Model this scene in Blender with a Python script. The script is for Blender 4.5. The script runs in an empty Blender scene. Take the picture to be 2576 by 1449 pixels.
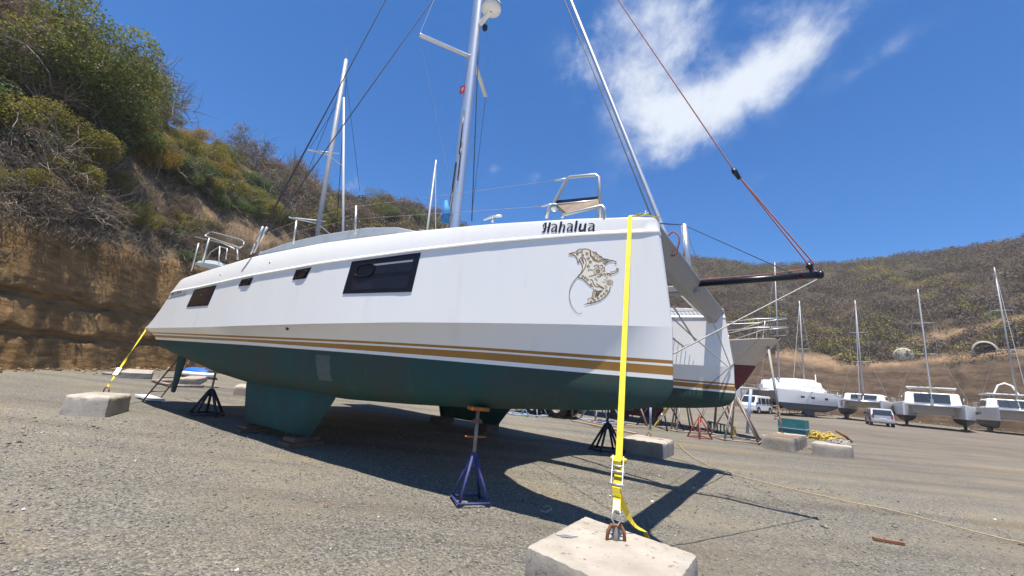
import bpy, math, random
import numpy as np
from mathutils import Vector, Matrix
random.seed(7); RNG = np.random.default_rng(7)
S = bpy.context.scene; COL = S.collection
# ------------------------------------------------------------------ camera
F_PX, PITCH, ROLL, CAM_H = 1077.15, 0.21722, 0.08134, 1.3132     # survey of the place: lens and standpoint
def _cam():
    cp, sp = math.cos(PITCH), math.sin(PITCH); cr, sr = math.cos(ROLL), math.sin(ROLL)
    F = np.array([0, cp, sp]); up = np.array([0, -sp, cp]); rt = np.array([1., 0, 0])
    return rt*cr+up*sr, -rt*sr+up*cr, F
CR, CU, CF = _cam(); CC = np.array([0, 0, CAM_H])
cam = bpy.data.objects.new('camera', bpy.data.cameras.new('camera')); COL.objects.link(cam)
cam.data.sensor_width = 36; cam.data.lens = F_PX/2576*36
cam.data.clip_start = .05; cam.data.clip_end = 6000
cam.matrix_world = Matrix(((CR[0], CU[0], -CF[0], 0), (CR[1], CU[1], -CF[1], 0), (CR[2], CU[2], -CF[2], CAM_H), (0, 0, 0, 1)))
S.camera = cam
# ------------------------------------------------------------------ boat frame (used by light and boat)
BA = math.radians(32.5)+0.01698
BFW = np.array([math.cos(BA), -math.sin(BA), 0]); BFA = np.array([math.sin(BA), math.cos(BA), 0])
BO = np.array([1.63378, 4.23779, 0]); BB = 5.4375
# ------------------------------------------------------------------ world, sun, exposure
SUN = BFW*0.07 + BFA*-0.18 + np.array([0, 0, 1.0]); SUN /= np.linalg.norm(SUN)
sun_el = math.asin(SUN[2]); sun_az = math.atan2(SUN[0], SUN[1])
def ray(u, v):
    d = CF + CR*(u-1288)/F_PX + CU*(724.5-v)/F_PX
    return d/np.linalg.norm(d)
W = bpy.data.worlds.new('World'); S.world = W; W.use_nodes = True
def build_world():
    nt = W.node_tree; N = nt.nodes; L = nt.links; N.clear()
    out = N.new('ShaderNodeOutputWorld'); bg = N.new('ShaderNodeBackground'); L.new(bg.outputs[0], out.inputs[0])
    bg.inputs[1].default_value = 0.135
    sky = N.new('ShaderNodeTexSky'); sky.sky_type = 'NISHITA'; sky.sun_disc = False
    sky.sun_elevation = sun_el; sky.sun_rotation = sun_az; sky.altitude = 0; sky.air_density = 1.0; sky.dust_density = .4; sky.ozone_density = 3.0
    tc = N.new('ShaderNodeTexCoord')
    # a drifting cloud bank high in one quarter of the sky
    c0 = ray(1830, 200); e1 = np.cross(c0, [0, 0, 1]); e1 /= np.linalg.norm(e1); e2 = np.cross(e1, c0)
    def dot(vec):
        n = N.new('ShaderNodeVectorMath'); n.operation = 'DOT_PRODUCT'; L.new(tc.outputs['Generated'], n.inputs[0]); n.inputs[1].default_value = vec
        return n.outputs['Value']
    def M(op, a, b=None, clamp=False):
        n = N.new('ShaderNodeMath'); n.operation = op; n.use_clamp = clamp
        for i, x in enumerate((a, b)):
            if x is None: continue
            if isinstance(x, (int, float)): n.inputs[i].default_value = x
            else: L.new(x, n.inputs[i])
        return n.outputs[0]
    d0 = M('MAXIMUM', dot(c0), .05); U = M('DIVIDE', dot(e1), d0); V = M('DIVIDE', dot(e2), d0)
    def uv(u, v):
        r = ray(u, v); k = r@c0; return r@e1/k, r@e2/k
    mask = None
    for (u, v, ru, rv, ang, st) in [(1630, 80, 120, 120, 20, .95), (1600, 235, 120, 70, -30, 1.0), (1680, 300, 130, 75, 30, .95), (1800, 245, 170, 62, 38, 1.15), (1930, 175, 160, 66, 28, 1.15), (2030, 120, 90, 50, 25, .75), (1860, 280, 110, 50, 20, .5), (1480, 170, 70, 60, -30, .5), (2190, 150, 130, 30, 22, .26), (1700, 120, 120, 50, 45, .6), (1940, 430, 50, 25, 20, .36), (1940, 20, 70, 60, 45, .5), (1357, 450, 22, 14, 10, .4), (1240, 425, 18, 12, 0, .3), (1730, 360, 90, 35, 30, .4), (885, 465, 22, 16, 0, .6)]:
        a, b = uv(u, v); a2, b2 = uv(u+ru, v)
        k = math.hypot(a2-a, b2-b)/ru
        du = M('SUBTRACT', U, a); dv = M('SUBTRACT', V, b); c, s = math.cos(math.radians(ang+4)), math.sin(math.radians(ang+4))
        x = M('DIVIDE', M('ADD', M('MULTIPLY', du, c), M('MULTIPLY', dv, s)), ru*k)
        y = M('DIVIDE', M('SUBTRACT', M('MULTIPLY', dv, c), M('MULTIPLY', du, s)), rv*k)
        g = M('MULTIPLY', M('EXPONENT', M('MULTIPLY', M('ADD', M('MULTIPLY', x, x), M('MULTIPLY', y, y)), -1.0)), st)
        mask = g if mask is None else M('ADD', mask, g)
    cmb = N.new('ShaderNodeCombineXYZ')
    ca, sa = math.cos(math.radians(40)), math.sin(math.radians(40))
    L.new(M('MULTIPLY', M('ADD', M('MULTIPLY', U, ca), M('MULTIPLY', V, sa)), .86), cmb.inputs[0])
    L.new(M('SUBTRACT', M('MULTIPLY', V, ca), M('MULTIPLY', U, sa)), cmb.inputs[1])
    def noise(sc, det, dist, rough=.6):
        n = N.new('ShaderNodeTexNoise'); n.inputs['Scale'].default_value = sc; n.inputs['Detail'].default_value = det
        n.inputs['Roughness'].default_value = rough; n.inputs['Distortion'].default_value = dist; L.new(cmb.outputs[0], n.inputs['Vector']); return n.outputs[0]
    n1 = noise(7.5, 10, .25, .62); n2 = noise(24, 8, .2, .66)
    dens = M('ADD', M('MULTIPLY', mask, .68), M('MULTIPLY', M('SUBTRACT', n1, .5), 2.9))
    dens = M('ADD', dens, M('MULTIPLY', M('SUBTRACT', n2, .5), .8))
    mr = N.new('ShaderNodeMapRange'); mr.interpolation_type = 'SMOOTHSTEP'; L.new(dens, mr.inputs[0])
    mr.inputs[1].default_value = -.08; mr.inputs[2].default_value = 1.4
    gate = M('MULTIPLY', mask, 3.0, True)
    alpha = M('MULTIPLY', M('MULTIPLY', mr.outputs[0], gate), M('GREATER_THAN', dot(c0), .1))
    tint = N.new('ShaderNodeMix'); tint.data_type = 'RGBA'; tint.blend_type = 'MULTIPLY'; tint.inputs[0].default_value = 1
    L.new(sky.outputs[0], tint.inputs[6]); tint.inputs[7].default_value = (.152, .388, .62, 1)
    mix = N.new('ShaderNodeMix'); mix.data_type = 'RGBA'
    L.new(M('MULTIPLY', alpha, .9), mix.inputs[0]); L.new(tint.outputs[2], mix.inputs[6]); mix.inputs[7].default_value = (3.4, 3.6, 3.9, 1)
    L.new(mix.outputs[2], bg.inputs[0])
build_world()
sd = bpy.data.lights.new('sun', 'SUN'); sd.energy = 4.3; sd.angle = math.radians(.53); sd.color = (1, .93, .82)
sun = bpy.data.objects.new('sun', sd); COL.objects.link(sun); sun.rotation_euler = Vector(SUN.tolist()).to_track_quat('Z', 'Y').to_euler()
S.view_settings.view_transform = 'Standard'; S.view_settings.look = 'None'; S.view_settings.gamma = 1; S.view_settings.use_curve_mapping = False
S.view_settings.exposure = 1.0
S.render.engine = 'CYCLES'
try: S.cycles.max_bounces = 6; S.cycles.transparent_max_bounces = 6
except Exception: pass
# ------------------------------------------------------------------ ground level and survey helpers
def gz(x, y):
    x = np.asarray(x, float); y = np.asarray(y, float)
    fx = np.interp(x, [-30, -22, 4, 10, 60], [.62, .58, -.10, -.17, -.22])
    fy = np.interp(y, [-30, 0, 70, 100], [-.05, 0, .66, .75])
    return -.13+fx+fy
def at_ground(u, v, dz=0):
    d = ray(u, v); t = 5.0
    for i in range(60):
        p = CC+d*t; g = float(gz(p[0], p[1]))+dz
        t2 = (g-CAM_H)/d[2] if d[2] < -1e-4 else 150.0
        t = .5*t+.5*min(max(t2, .5), 150)
    return CC+d*t
def BP(u, v, Y):
    d = ray(u, v); t = ((BO-CC)@BFA+Y)/(d@BFA); P = CC+d*t
    return np.array([(P-BO)@BFW, Y, P[2]])
def BX(u, v, X):
    d = ray(u, v); t = ((BO-CC)@BFW+X)/(d@BFW); P = CC+d*t
    return np.array([X, (P-BO)@BFA, P[2]])
def B2W(p): return BO+BFW*p[0]+BFA*p[1]+np.array([0, 0, p[2]])
def at_depth(u, v, D):
    d = ray(u, v); return CC+d*(D/(d@CF))
# ------------------------------------------------------------------ materials
def mat(name, col, rough=.6, metal=0, var=.12, scale=6., bump=0, bscale=None, col2=None, spec=.5, obj=True, streak=False, coat=0, var2=None):
    m = bpy.data.materials.new(name); m.use_nodes = True; nt = m.node_tree; N = nt.nodes; L = nt.links
    b = N['Principled BSDF']; b.inputs['Roughness'].default_value = rough; b.inputs['Metallic'].default_value = metal
    b.inputs['Specular IOR Level'].default_value = spec
    if coat: b.inputs['Coat Weight'].default_value = coat; b.inputs['Coat Roughness'].default_value = .08
    tc = N.new('ShaderNodeTexCoord'); mp = N.new('ShaderNodeMapping'); L.new(tc.outputs['Object'], mp.inputs[0])
    if streak: mp.inputs['Scale'].default_value = (1, 1, .18)
    n = N.new('ShaderNodeTexNoise'); n.inputs['Scale'].default_value = scale; n.inputs['Detail'].default_value = 6; n.inputs['Roughness'].default_value = .65
    L.new(mp.outputs[0], n.inputs['Vector'])
    r = N.new('ShaderNodeValToRGB'); e = r.color_ramp.elements
    e[0].position = .3; e[1].position = .7
    c = np.array(col)
    if col2 is None: e[0].color = (*np.clip(c*(1-var), 0, 1), 1); e[1].color = (*np.clip(c*(1+var), 0, .95), 1)
    else: e[0].color = (*col, 1); e[1].color = (*col2, 1)
    L.new(n.outputs[0], r.inputs[0]); L.new(r.outputs[0], b.inputs['Base Color'])
    if bump:
        n2 = N.new('ShaderNodeTexNoise'); n2.inputs['Scale'].default_value = bscale or scale*6; n2.inputs['Detail'].default_value = 5
        L.new(tc.outputs['Object'], n2.inputs['Vector'])
        bm = N.new('ShaderNodeBump'); bm.inputs['Strength'].default_value = bump; bm.inputs['Distance'].default_value = .02
        L.new(n2.outputs[0], bm.inputs['Height']); L.new(bm.outputs[0], b.inputs['Normal'])
    return m
M = {}
def worn_paint(name, c1, c2, c3, sc):
    m = bpy.data.materials.new(name); m.use_nodes = True; nt = m.node_tree; N = nt.nodes; L = nt.links; b = N['Principled BSDF']; b.inputs['Roughness'].default_value = .75; b.inputs['Specular IOR Level'].default_value = .25
    tc = N.new('ShaderNodeTexCoord')
    def nz(s, st, det=7, ro=.65):
        mp = N.new('ShaderNodeMapping'); mp.inputs['Scale'].default_value = st; L.new(tc.outputs['Object'], mp.inputs[0]); n = N.new('ShaderNodeTexNoise'); n.inputs['Scale'].default_value = s; n.inputs['Detail'].default_value = det; n.inputs['Roughness'].default_value = ro; L.new(mp.outputs[0], n.inputs['Vector']); return n.outputs[0]
    def step(s, a, z, k=1.):
        r = N.new('ShaderNodeMapRange'); r.inputs[1].default_value = a; r.inputs[2].default_value = z; r.inputs[4].default_value = k; L.new(s, r.inputs[0]); return r.outputs[0]
    def mix(f, a, c):
        x = N.new('ShaderNodeMix'); x.data_type = 'RGBA'; L.new(f, x.inputs[0])
        for i, s in ((6, a), (7, c)):
            if isinstance(s, tuple): x.inputs[i].default_value = (*s, 1)
            else: L.new(s, x.inputs[i])
        return x.outputs[2]
    col = mix(step(nz(sc, (1, 1, .5)), .38, .62), c1, c2)
    col = mix(step(nz(sc*3.2, (1, 1, .22), 9, .75), .56, .74, .5), col, c3)            # chalky rubbed streaks
    col = mix(step(nz(sc*9, (.25, 1, 2.2), 6, .8), .66, .70, .55), col, tuple(v*.35 for v in c2))   # dark scuffs and growth specks
    L.new(col, b.inputs['Base Color'])
    bm = N.new('ShaderNodeBump'); bm.inputs['Strength'].default_value = .25; bm.inputs['Distance'].default_value = .01; L.new(nz(34, (1, 1, 1)), bm.inputs['Height']); L.new(bm.outputs[0], b.inputs['Normal']); return m
M['white'] = mat('gelcoat_white', (.88, .865, .83), .26, var=.02, scale=2.2, streak=True, spec=.5)
def streaky(m):
    nt = m.node_tree; N = nt.nodes; L = nt.links; b = N['Principled BSDF']; src = b.inputs['Base Color'].links[0].from_socket; tc = N.new('ShaderNodeTexCoord')
    for sc, st, a, z, c in ((3.5, (1, 1, .12), .60, .85, (.90, .89, .87)), (14, (1, 1, .16), .68, .80, (.92, .91, .89)), (40, (.3, 1, 1.5), .73, .75, (.78, .77, .75))):
        mp = N.new('ShaderNodeMapping'); mp.inputs['Scale'].default_value = st; L.new(tc.outputs['Object'], mp.inputs[0]); n = N.new('ShaderNodeTexNoise'); n.inputs['Scale'].default_value = sc; n.inputs['Detail'].default_value = 6; L.new(mp.outputs[0], n.inputs['Vector'])
        r = N.new('ShaderNodeMapRange'); r.inputs[1].default_value = a; r.inputs[2].default_value = z; L.new(n.outputs[0], r.inputs[0]); x = N.new('ShaderNodeMix'); x.data_type = 'RGBA'; x.blend_type = 'MULTIPLY'; L.new(r.outputs[0], x.inputs[0]); L.new(src, x.inputs[6]); x.inputs[7].default_value = (*c, 1); src = x.outputs[2]
    L.new(src, b.inputs['Base Color'])
streaky(M['white'])
M['deckwhite'] = mat('deck_white', (.78, .78, .76), .5, var=.05, scale=2)
M['gold'] = mat('gold_stripe', (.36, .175, .03), .4, var=.12, scale=3)
M['green'] = worn_paint('antifouling_green', (.022, .082, .073), (.050, .068, .056), (.11, .14, .125), 1.5)
M['keelgreen'] = worn_paint('keel_green', (.018, .088, .084), (.032, .066, .06), (.09, .13, .12), 2.4)
M['black'] = mat('black_plastic', (.009, .009, .016), .3, var=.2)
M['winframe'] = mat('window_frame_black', (.007, .007, .011), .35, var=.2, spec=.25)
M['pane'] = mat('tinted_acrylic', (.018, .015, .02), .12, var=.35, scale=2, spec=.22)
M['navy'] = mat('navy_lettering', (.012, .011, .028), .4, var=.1)
M['brownink'] = mat('brown_decal', (.14, .075, .02), .45, col2=(.27, .155, .035), scale=2.2)
M['cream'] = mat('cream_decal', (.90, .82, .66), .4, var=.04)
M['alu'] = mat('anodised_aluminium', (.62, .63, .66), .38, metal=.75, var=.06, scale=2)
M['farmast'] = mat('dull_mast_grey', (.36, .365, .385), .5, metal=.2, var=.08, scale=2)
M['steel'] = mat('stainless_steel', (.50, .50, .49), .38, metal=.55, var=.1)
M['greybeam'] = mat('grey_painted_beam', (.30, .30, .30), .45, var=.08, scale=3)
M['greycover'] = mat('grey_cover_fabric', (.26, .30, .34), .75, var=.1, scale=4)
M['darkrope'] = mat('black_rope', (.014, .014, .018), .6, var=.2)
M['redrope'] = mat('red_rope', (.33, .12, .09), .8, var=.3, scale=40)
M['whiterope'] = mat('white_rope', (.55, .53, .49), .85, var=.2, scale=40)
M['greyrope'] = mat('grey_rope', (.33, .31, .28), .85, var=.3, scale=30)
M['yellowrope'] = mat('yellow_rope', (.50, .36, .07), .85, var=.35, scale=14)
M['strap'] = mat('yellow_webbing', (.66, .50, .015), .7, col2=(.82, .67, .05), scale=9, bump=.5, bscale=220)
M['rust'] = mat('rusty_steel', (.16, .06, .025), .85, col2=(.30, .14, .07), scale=18, bump=.3, bscale=60)
M['tag'] = mat('white_tag', (.78, .78, .76), .5, var=.04)
M['net'] = mat('trampoline_net', (.10, .085, .07), .9, var=.2)
M['red'] = mat('red_sticker', (.62, .02, .02), .4, var=.05)
M['mesh_seat'] = mat('brown_seat_mesh', (.17, .12, .085), .85, col2=(.28, .22, .16), scale=9)
M['blueline'] = mat('blue_cover', (.03, .22, .5), .7, var=.2)
M['jackblue'] = mat('jack_blue_paint', (.022, .036, .17), .6, col2=(.05, .055, .16), scale=13, bump=.3)
M['jackred'] = mat('jack_red_paint', (.25, .03, .025), .6, col2=(.33, .08, .05), scale=12)
M['jackdark'] = mat('jack_dark_paint', (.02, .022, .04), .6, var=.3)
M['jackorange'] = mat('jack_orange_pad', (.42, .12, .02), .7, var=.25)
M['jacklight'] = mat('jack_pale_blue_paint', (.30, .40, .55), .6, var=.15, scale=10)
M['galv'] = mat('galvanised_tube', (.36, .33, .30), .6, col2=(.22, .15, .11), scale=9, metal=.2)
M['wood'] = mat('weathered_wood', (.34, .24, .15), .85, col2=(.46, .34, .22), scale=5, bump=.3)
M['darkwood'] = mat('dark_timber', (.10, .055, .035), .9, col2=(.17, .11, .075), scale=7, bump=.4)
M['maroon'] = mat('maroon_bottom', (.11, .012, .02), .6, var=.25)
M['beige'] = mat('beige_topsides', (.52, .45, .37), .4, var=.05)
M['bluebottom'] = mat('slate_bottom', (.05, .06, .085), .6, var=.3, scale=2)
M['blackbottom'] = mat('black_bottom', (.018, .02, .022), .6, var=.3, scale=2)
M['greyhull'] = mat('grey_white_topsides', (.80, .79, .77), .35, var=.05)
M['glass'] = mat('dark_glass', (.02, .025, .03), .05, var=.2, spec=.7)
M['carwhite'] = mat('car_white_paint', (.78, .78, .79), .3, var=.03, coat=.5)
M['carsilver'] = mat('car_silver_paint', (.5, .5, .51), .3, var=.04, coat=.5, metal=.3)
M['tyre'] = mat('tyre_rubber', (.02, .02, .02), .85, var=.2)
M['lampred'] = mat('red_lamp_lens', (.4, .015, .01), .2, var=.1)
M['lampwhite'] = mat('clear_lamp_lens', (.7, .7, .7), .1, var=.05)
M['teal'] = mat('teal_paint', (.015, .13, .15), .5, col2=(.03, .19, .2), scale=3)
M['tarpblue'] = mat('blue_tarpaulin', (.01, .11, .55), .6, var=.25, scale=5)
M['silvertarp'] = mat('silver_tarpaulin', (.55, .6, .66), .45, var=.12, scale=2, bump=.6, bscale=5)
M['bark'] = mat('grey_bark', (.15, .12, .10), .95, col2=(.26, .22, .18), scale=4, bump=.4)
M['twig'] = mat('dry_twigs', (.16, .13, .105), .95, col2=(.28, .24, .20), scale=1.5)
M['concretepipe'] = mat('pale_concrete', (.42, .38, .32), .9, var=.15, scale=2, bump=.3)
def concrete(name, seed=0.):
    m = bpy.data.materials.new(name); m.use_nodes = True; nt = m.node_tree; N = nt.nodes; L = nt.links; b = N['Principled BSDF']; b.inputs['Roughness'].default_value = .92; b.inputs['Specular IOR Level'].default_value = .2
    tc = N.new('ShaderNodeTexCoord'); mp = N.new('ShaderNodeMapping'); mp.inputs['Location'].default_value = (seed, seed*1.7, seed*.3); L.new(tc.outputs['Object'], mp.inputs[0])
    def nz(sc, det, ro=.6):
        n = N.new('ShaderNodeTexNoise'); n.inputs['Scale'].default_value = sc; n.inputs['Detail'].default_value = det; n.inputs['Roughness'].default_value = ro; L.new(mp.outputs[0], n.inputs['Vector']); return n.outputs[0]
    def ramp(s, stops):
        r = N.new('ShaderNodeValToRGB'); e = r.color_ramp.elements
        while len(e) < len(stops): e.new(.5)
        for el, (p, c) in zip(e, stops): el.position = p; el.color = (*c, 1) if len(c) == 3 else c
        L.new(s, r.inputs[0]); return r.outputs[0]
    base = ramp(nz(4, 8), [(.3, (.33, .295, .25)), (.55, (.40, .36, .31)), (.75, (.45, .415, .365))])
    spots = ramp(nz(19, 6, .72), [(.59, (1, 1, 1)), (.66, (.30, .27, .24))])
    stain = ramp(nz(1.7, 4), [(.35, (.72, .70, .66)), (.6, (1, 1, 1))])
    cur = base
    for s in (spots, stain):
        mx = N.new('ShaderNodeMix'); mx.data_type = 'RGBA'; mx.blend_type = 'MULTIPLY'; mx.inputs[0].default_value = .8; L.new(cur, mx.inputs[6]); L.new(s, mx.inputs[7]); cur = mx.outputs[2]
    L.new(cur, b.inputs['Base Color'])
    bm = N.new('ShaderNodeBump'); bm.inputs['Strength'].default_value = .45; bm.inputs['Distance'].default_value = .01; L.new(nz(30, 8, .7), bm.inputs['Height']); L.new(bm.outputs[0], b.inputs['Normal'])
    return m
M['conc1'] = concrete('mooring_block_concrete', 0); M['conc2'] = concrete('grey_block_concrete', 5.3)
M['paintpatch'] = mat('blue_grey_paint_smear', (.15, .17, .20), .9, var=.4, scale=20)
# ------------------------------------------------------------------ mesh builder
class MB:
    def __init__(s): s.v = []; s.f = []; s.m = []; s.sm = []
    def add(s, vs, fs, m=0, smooth=False):
        o = len(s.v); s.v.extend([tuple(map(float, p)) for p in vs])
        for f in fs: s.f.append(tuple(i+o for i in f)); s.m.append(m); s.sm.append(smooth)
        return s
    def hexa(s, p, m=0):   # 8 points: bottom 4 ccw, top 4 ccw
        return s.add(p, [(0, 3, 2, 1), (4, 5, 6, 7), (0, 1, 5, 4), (1, 2, 6, 5), (2, 3, 7, 6), (3, 0, 4, 7)], m)
    def box(s, x0, x1, y0, y1, z0, z1, m=0):
        return s.hexa([(x0, y0, z0), (x1, y0, z0), (x1, y1, z0), (x0, y1, z0), (x0, y0, z1), (x1, y0, z1), (x1, y1, z1), (x0, y1, z1)], m)
    def bar(s, a, b, w, h, m=0, up=(0, 0, 1)):
        a = np.array(a, float); b = np.array(b, float); d = b-a; d /= np.linalg.norm(d); u = np.array(up, float)
        r = np.cross(d, u)
        if np.linalg.norm(r) < 1e-3: r = np.cross(d, (1, 0, 0))
        r /= np.linalg.norm(r); u = np.cross(r, d)
        q = [(-w/2, -h/2), (w/2, -h/2), (w/2, h/2), (-w/2, h/2)]
        return s.hexa([a+r*x+u*y for x, y in q]+[b+r*x+u*y for x, y in q], m)
    def tube(s, pts, r, n=8, m=0, closed=False, cap=True, flat=None):
        P = [np.array(p, float) for p in pts]; k = len(P)
        rs = r if hasattr(r, '__len__') else [r]*k
        vs = []; prev = None
        for i in range(k):
            if closed: d = P[(i+1) % k]-P[i-1]
            else: d = P[min(i+1, k-1)]-P[max(i-1, 0)]
            L = np.linalg.norm(d); d = d/L if L > 1e-9 else np.array([0, 0, 1.])
            if prev is None:
                a = np.array([0, 0, 1.]) if abs(d[2]) < .9 else np.array([1., 0, 0])
                x = np.cross(d, a)
            else: x = prev-d*(prev@d)
            x /= max(np.linalg.norm(x), 1e-9); prev = x; y = np.cross(d, x)
            for j in range(n):
                t = 2*math.pi*j/n; vs.append(P[i]+(x*math.cos(t)+y*math.sin(t))*rs[i])
        fs = []
        for i in range(k if closed else k-1):
            for j in range(n):
                a = i*n+j; b = i*n+(j+1) % n; c = ((i+1) % k)*n+(j+1) % n; d = ((i+1) % k)*n+j
                fs.append((a, b, c, d))
        if cap and not closed: fs += [tuple(range(n-1, -1, -1)), tuple((k-1)*n+j for j in range(n))]
        return s.add(vs, fs, m, n > 4)
    def lathe(s, o, prof, n=16, m=0, axis=(0, 0, 1)):
        ax = np.array(axis, float); ax /= np.linalg.norm(ax); a = np.array([1., 0, 0]) if abs(ax[0]) < .9 else np.array([0, 1., 0])
        x = np.cross(ax, a); x /= np.linalg.norm(x); y = np.cross(ax, x); o = np.array(o, float); vs = []
        for r, z in prof:
            for j in range(n): t = 2*math.pi*j/n; vs.append(o+ax*z+(x*math.cos(t)+y*math.sin(t))*max(r, 1e-4))
        fs = [(i*n+j, i*n+(j+1) % n, (i+1)*n+(j+1) % n, (i+1)*n+j) for i in range(len(prof)-1) for j in range(n)]
        return s.add(vs, fs, m, True)
    def prism(s, poly, z0, z1, m=0, fn=None):
        n = len(poly); f = fn or (lambda x, y, z: (x, y, z))
        vs = [f(x, y, z0) for x, y in poly]+[f(x, y, z1) for x, y in poly]
        fs = [tuple(range(n-1, -1, -1)), tuple(range(n, 2*n))]+[(i, (i+1) % n, n+(i+1) % n, n+i) for i in range(n)]
        return s.add(vs, fs, m)
    def build(s, name, mats, parent=None, bevel=0, kind=None):
        me = bpy.data.meshes.new(name); me.from_pydata(s.v, [], s.f)
        for mm in (mats if isinstance(mats, (list, tuple)) else [mats]): me.materials.append(M[mm] if isinstance(mm, str) else mm)
        me.polygons.foreach_set('material_index', s.m); me.polygons.foreach_set('use_smooth', s.sm); me.update()
        o = bpy.data.objects.new(name, me); COL.objects.link(o)
        if parent: o.parent = parent
        if bevel:
            b = o.modifiers.new('bevel', 'BEVEL'); b.width = bevel; b.segments = 2; b.limit_method = 'ANGLE'; b.angle_limit = .6
        if kind: o['kind'] = kind
        return o
def fast_mesh(name, V, Fc, mats, parent=None, tint=None, smooth=False):
    """V (n,3), Fc (m,k) arrays; tint: per-vertex float"""
    me = bpy.data.meshes.new(name); n = len(V); m, k = Fc.shape
    me.vertices.add(n); me.vertices.foreach_set('co', np.asarray(V, np.float32).ravel())
    me.loops.add(m*k); me.loops.foreach_set('vertex_index', Fc.astype(np.int32).ravel())
    me.polygons.add(m); me.polygons.foreach_set('loop_start', np.arange(0, m*k, k, dtype=np.int32)); me.polygons.foreach_set('loop_total', np.full(m, k, np.int32))
    if smooth: me.polygons.foreach_set('use_smooth', np.ones(m, bool))
    if tint is not None:
        a = me.attributes.new('tint', 'FLOAT', 'POINT'); a.data.foreach_set('value', np.asarray(tint, np.float32))
    me.update(calc_edges=True); me.validate()
    for mm in (mats if isinstance(mats, (list, tuple)) else [mats]): me.materials.append(M[mm] if isinstance(mm, str) else mm)
    o = bpy.data.objects.new(name, me); COL.objects.link(o)
    if parent: o.parent = parent
    return o
def tag(o, label, cat, group=None):
    o['label'] = label; o['category'] = cat
    if group: o['group'] = group
    return o
def thing(name, label, cat, loc=(0, 0, 0), rotz=0, group=None, scale=1):
    o = bpy.data.objects.new(name, None); COL.objects.link(o); o.location = [float(c) for c in loc]; o.rotation_euler = (0, 0, rotz); o.scale = (scale,)*3
    o.empty_display_size = .2
    return tag(o, label, cat, group)
def children(o): return list(KIDS.get(o.name, o.children))
KIDS = {}
def dup(root, loc, rotz=0, scale=1, label=None, kids=None):
    r = root.copy(); COL.objects.link(r); r.location = [float(c) for c in loc]; r.rotation_euler = (0, 0, rotz); r.scale = scale if hasattr(scale, '__len__') else (scale,)*3
    if label: r['label'] = label
    for ch in kids:
        c = ch.copy(); COL.objects.link(c); c.parent = r
    return r
def interp(x, t): return np.interp(x, [a for a, b in t], [b for a, b in t])
# ------------------------------------------------------------------ noise
def hash2(ix, iy, seed=0):
    n = (ix.astype(np.int64)*374761393+iy.astype(np.int64)*668265263+seed*1274126177) & 0x7fffffff
    n = (n ^ (n >> 13))*1274126177 & 0x7fffffff
    return ((n ^ (n >> 16)) & 0xffff)/65535.
def vnoise(x, y, seed=0):
    ix = np.floor(x); iy = np.floor(y); fx = x-ix; fy = y-iy; fx = fx*fx*(3-2*fx); fy = fy*fy*(3-2*fy)
    a = hash2(ix, iy, seed); b = hash2(ix+1, iy, seed); c = hash2(ix, iy+1, seed); d = hash2(ix+1, iy+1, seed)
    return (a*(1-fx)+b*fx)*(1-fy)+(c*(1-fx)+d*fx)*fy
def fbm(x, y, seed=0, o=4):
    t = 0; a = .5
    for i in range(o): t = t+a*(vnoise(x*2**i, y*2**i, seed+i)-.5); a *= .5
    return t
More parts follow.
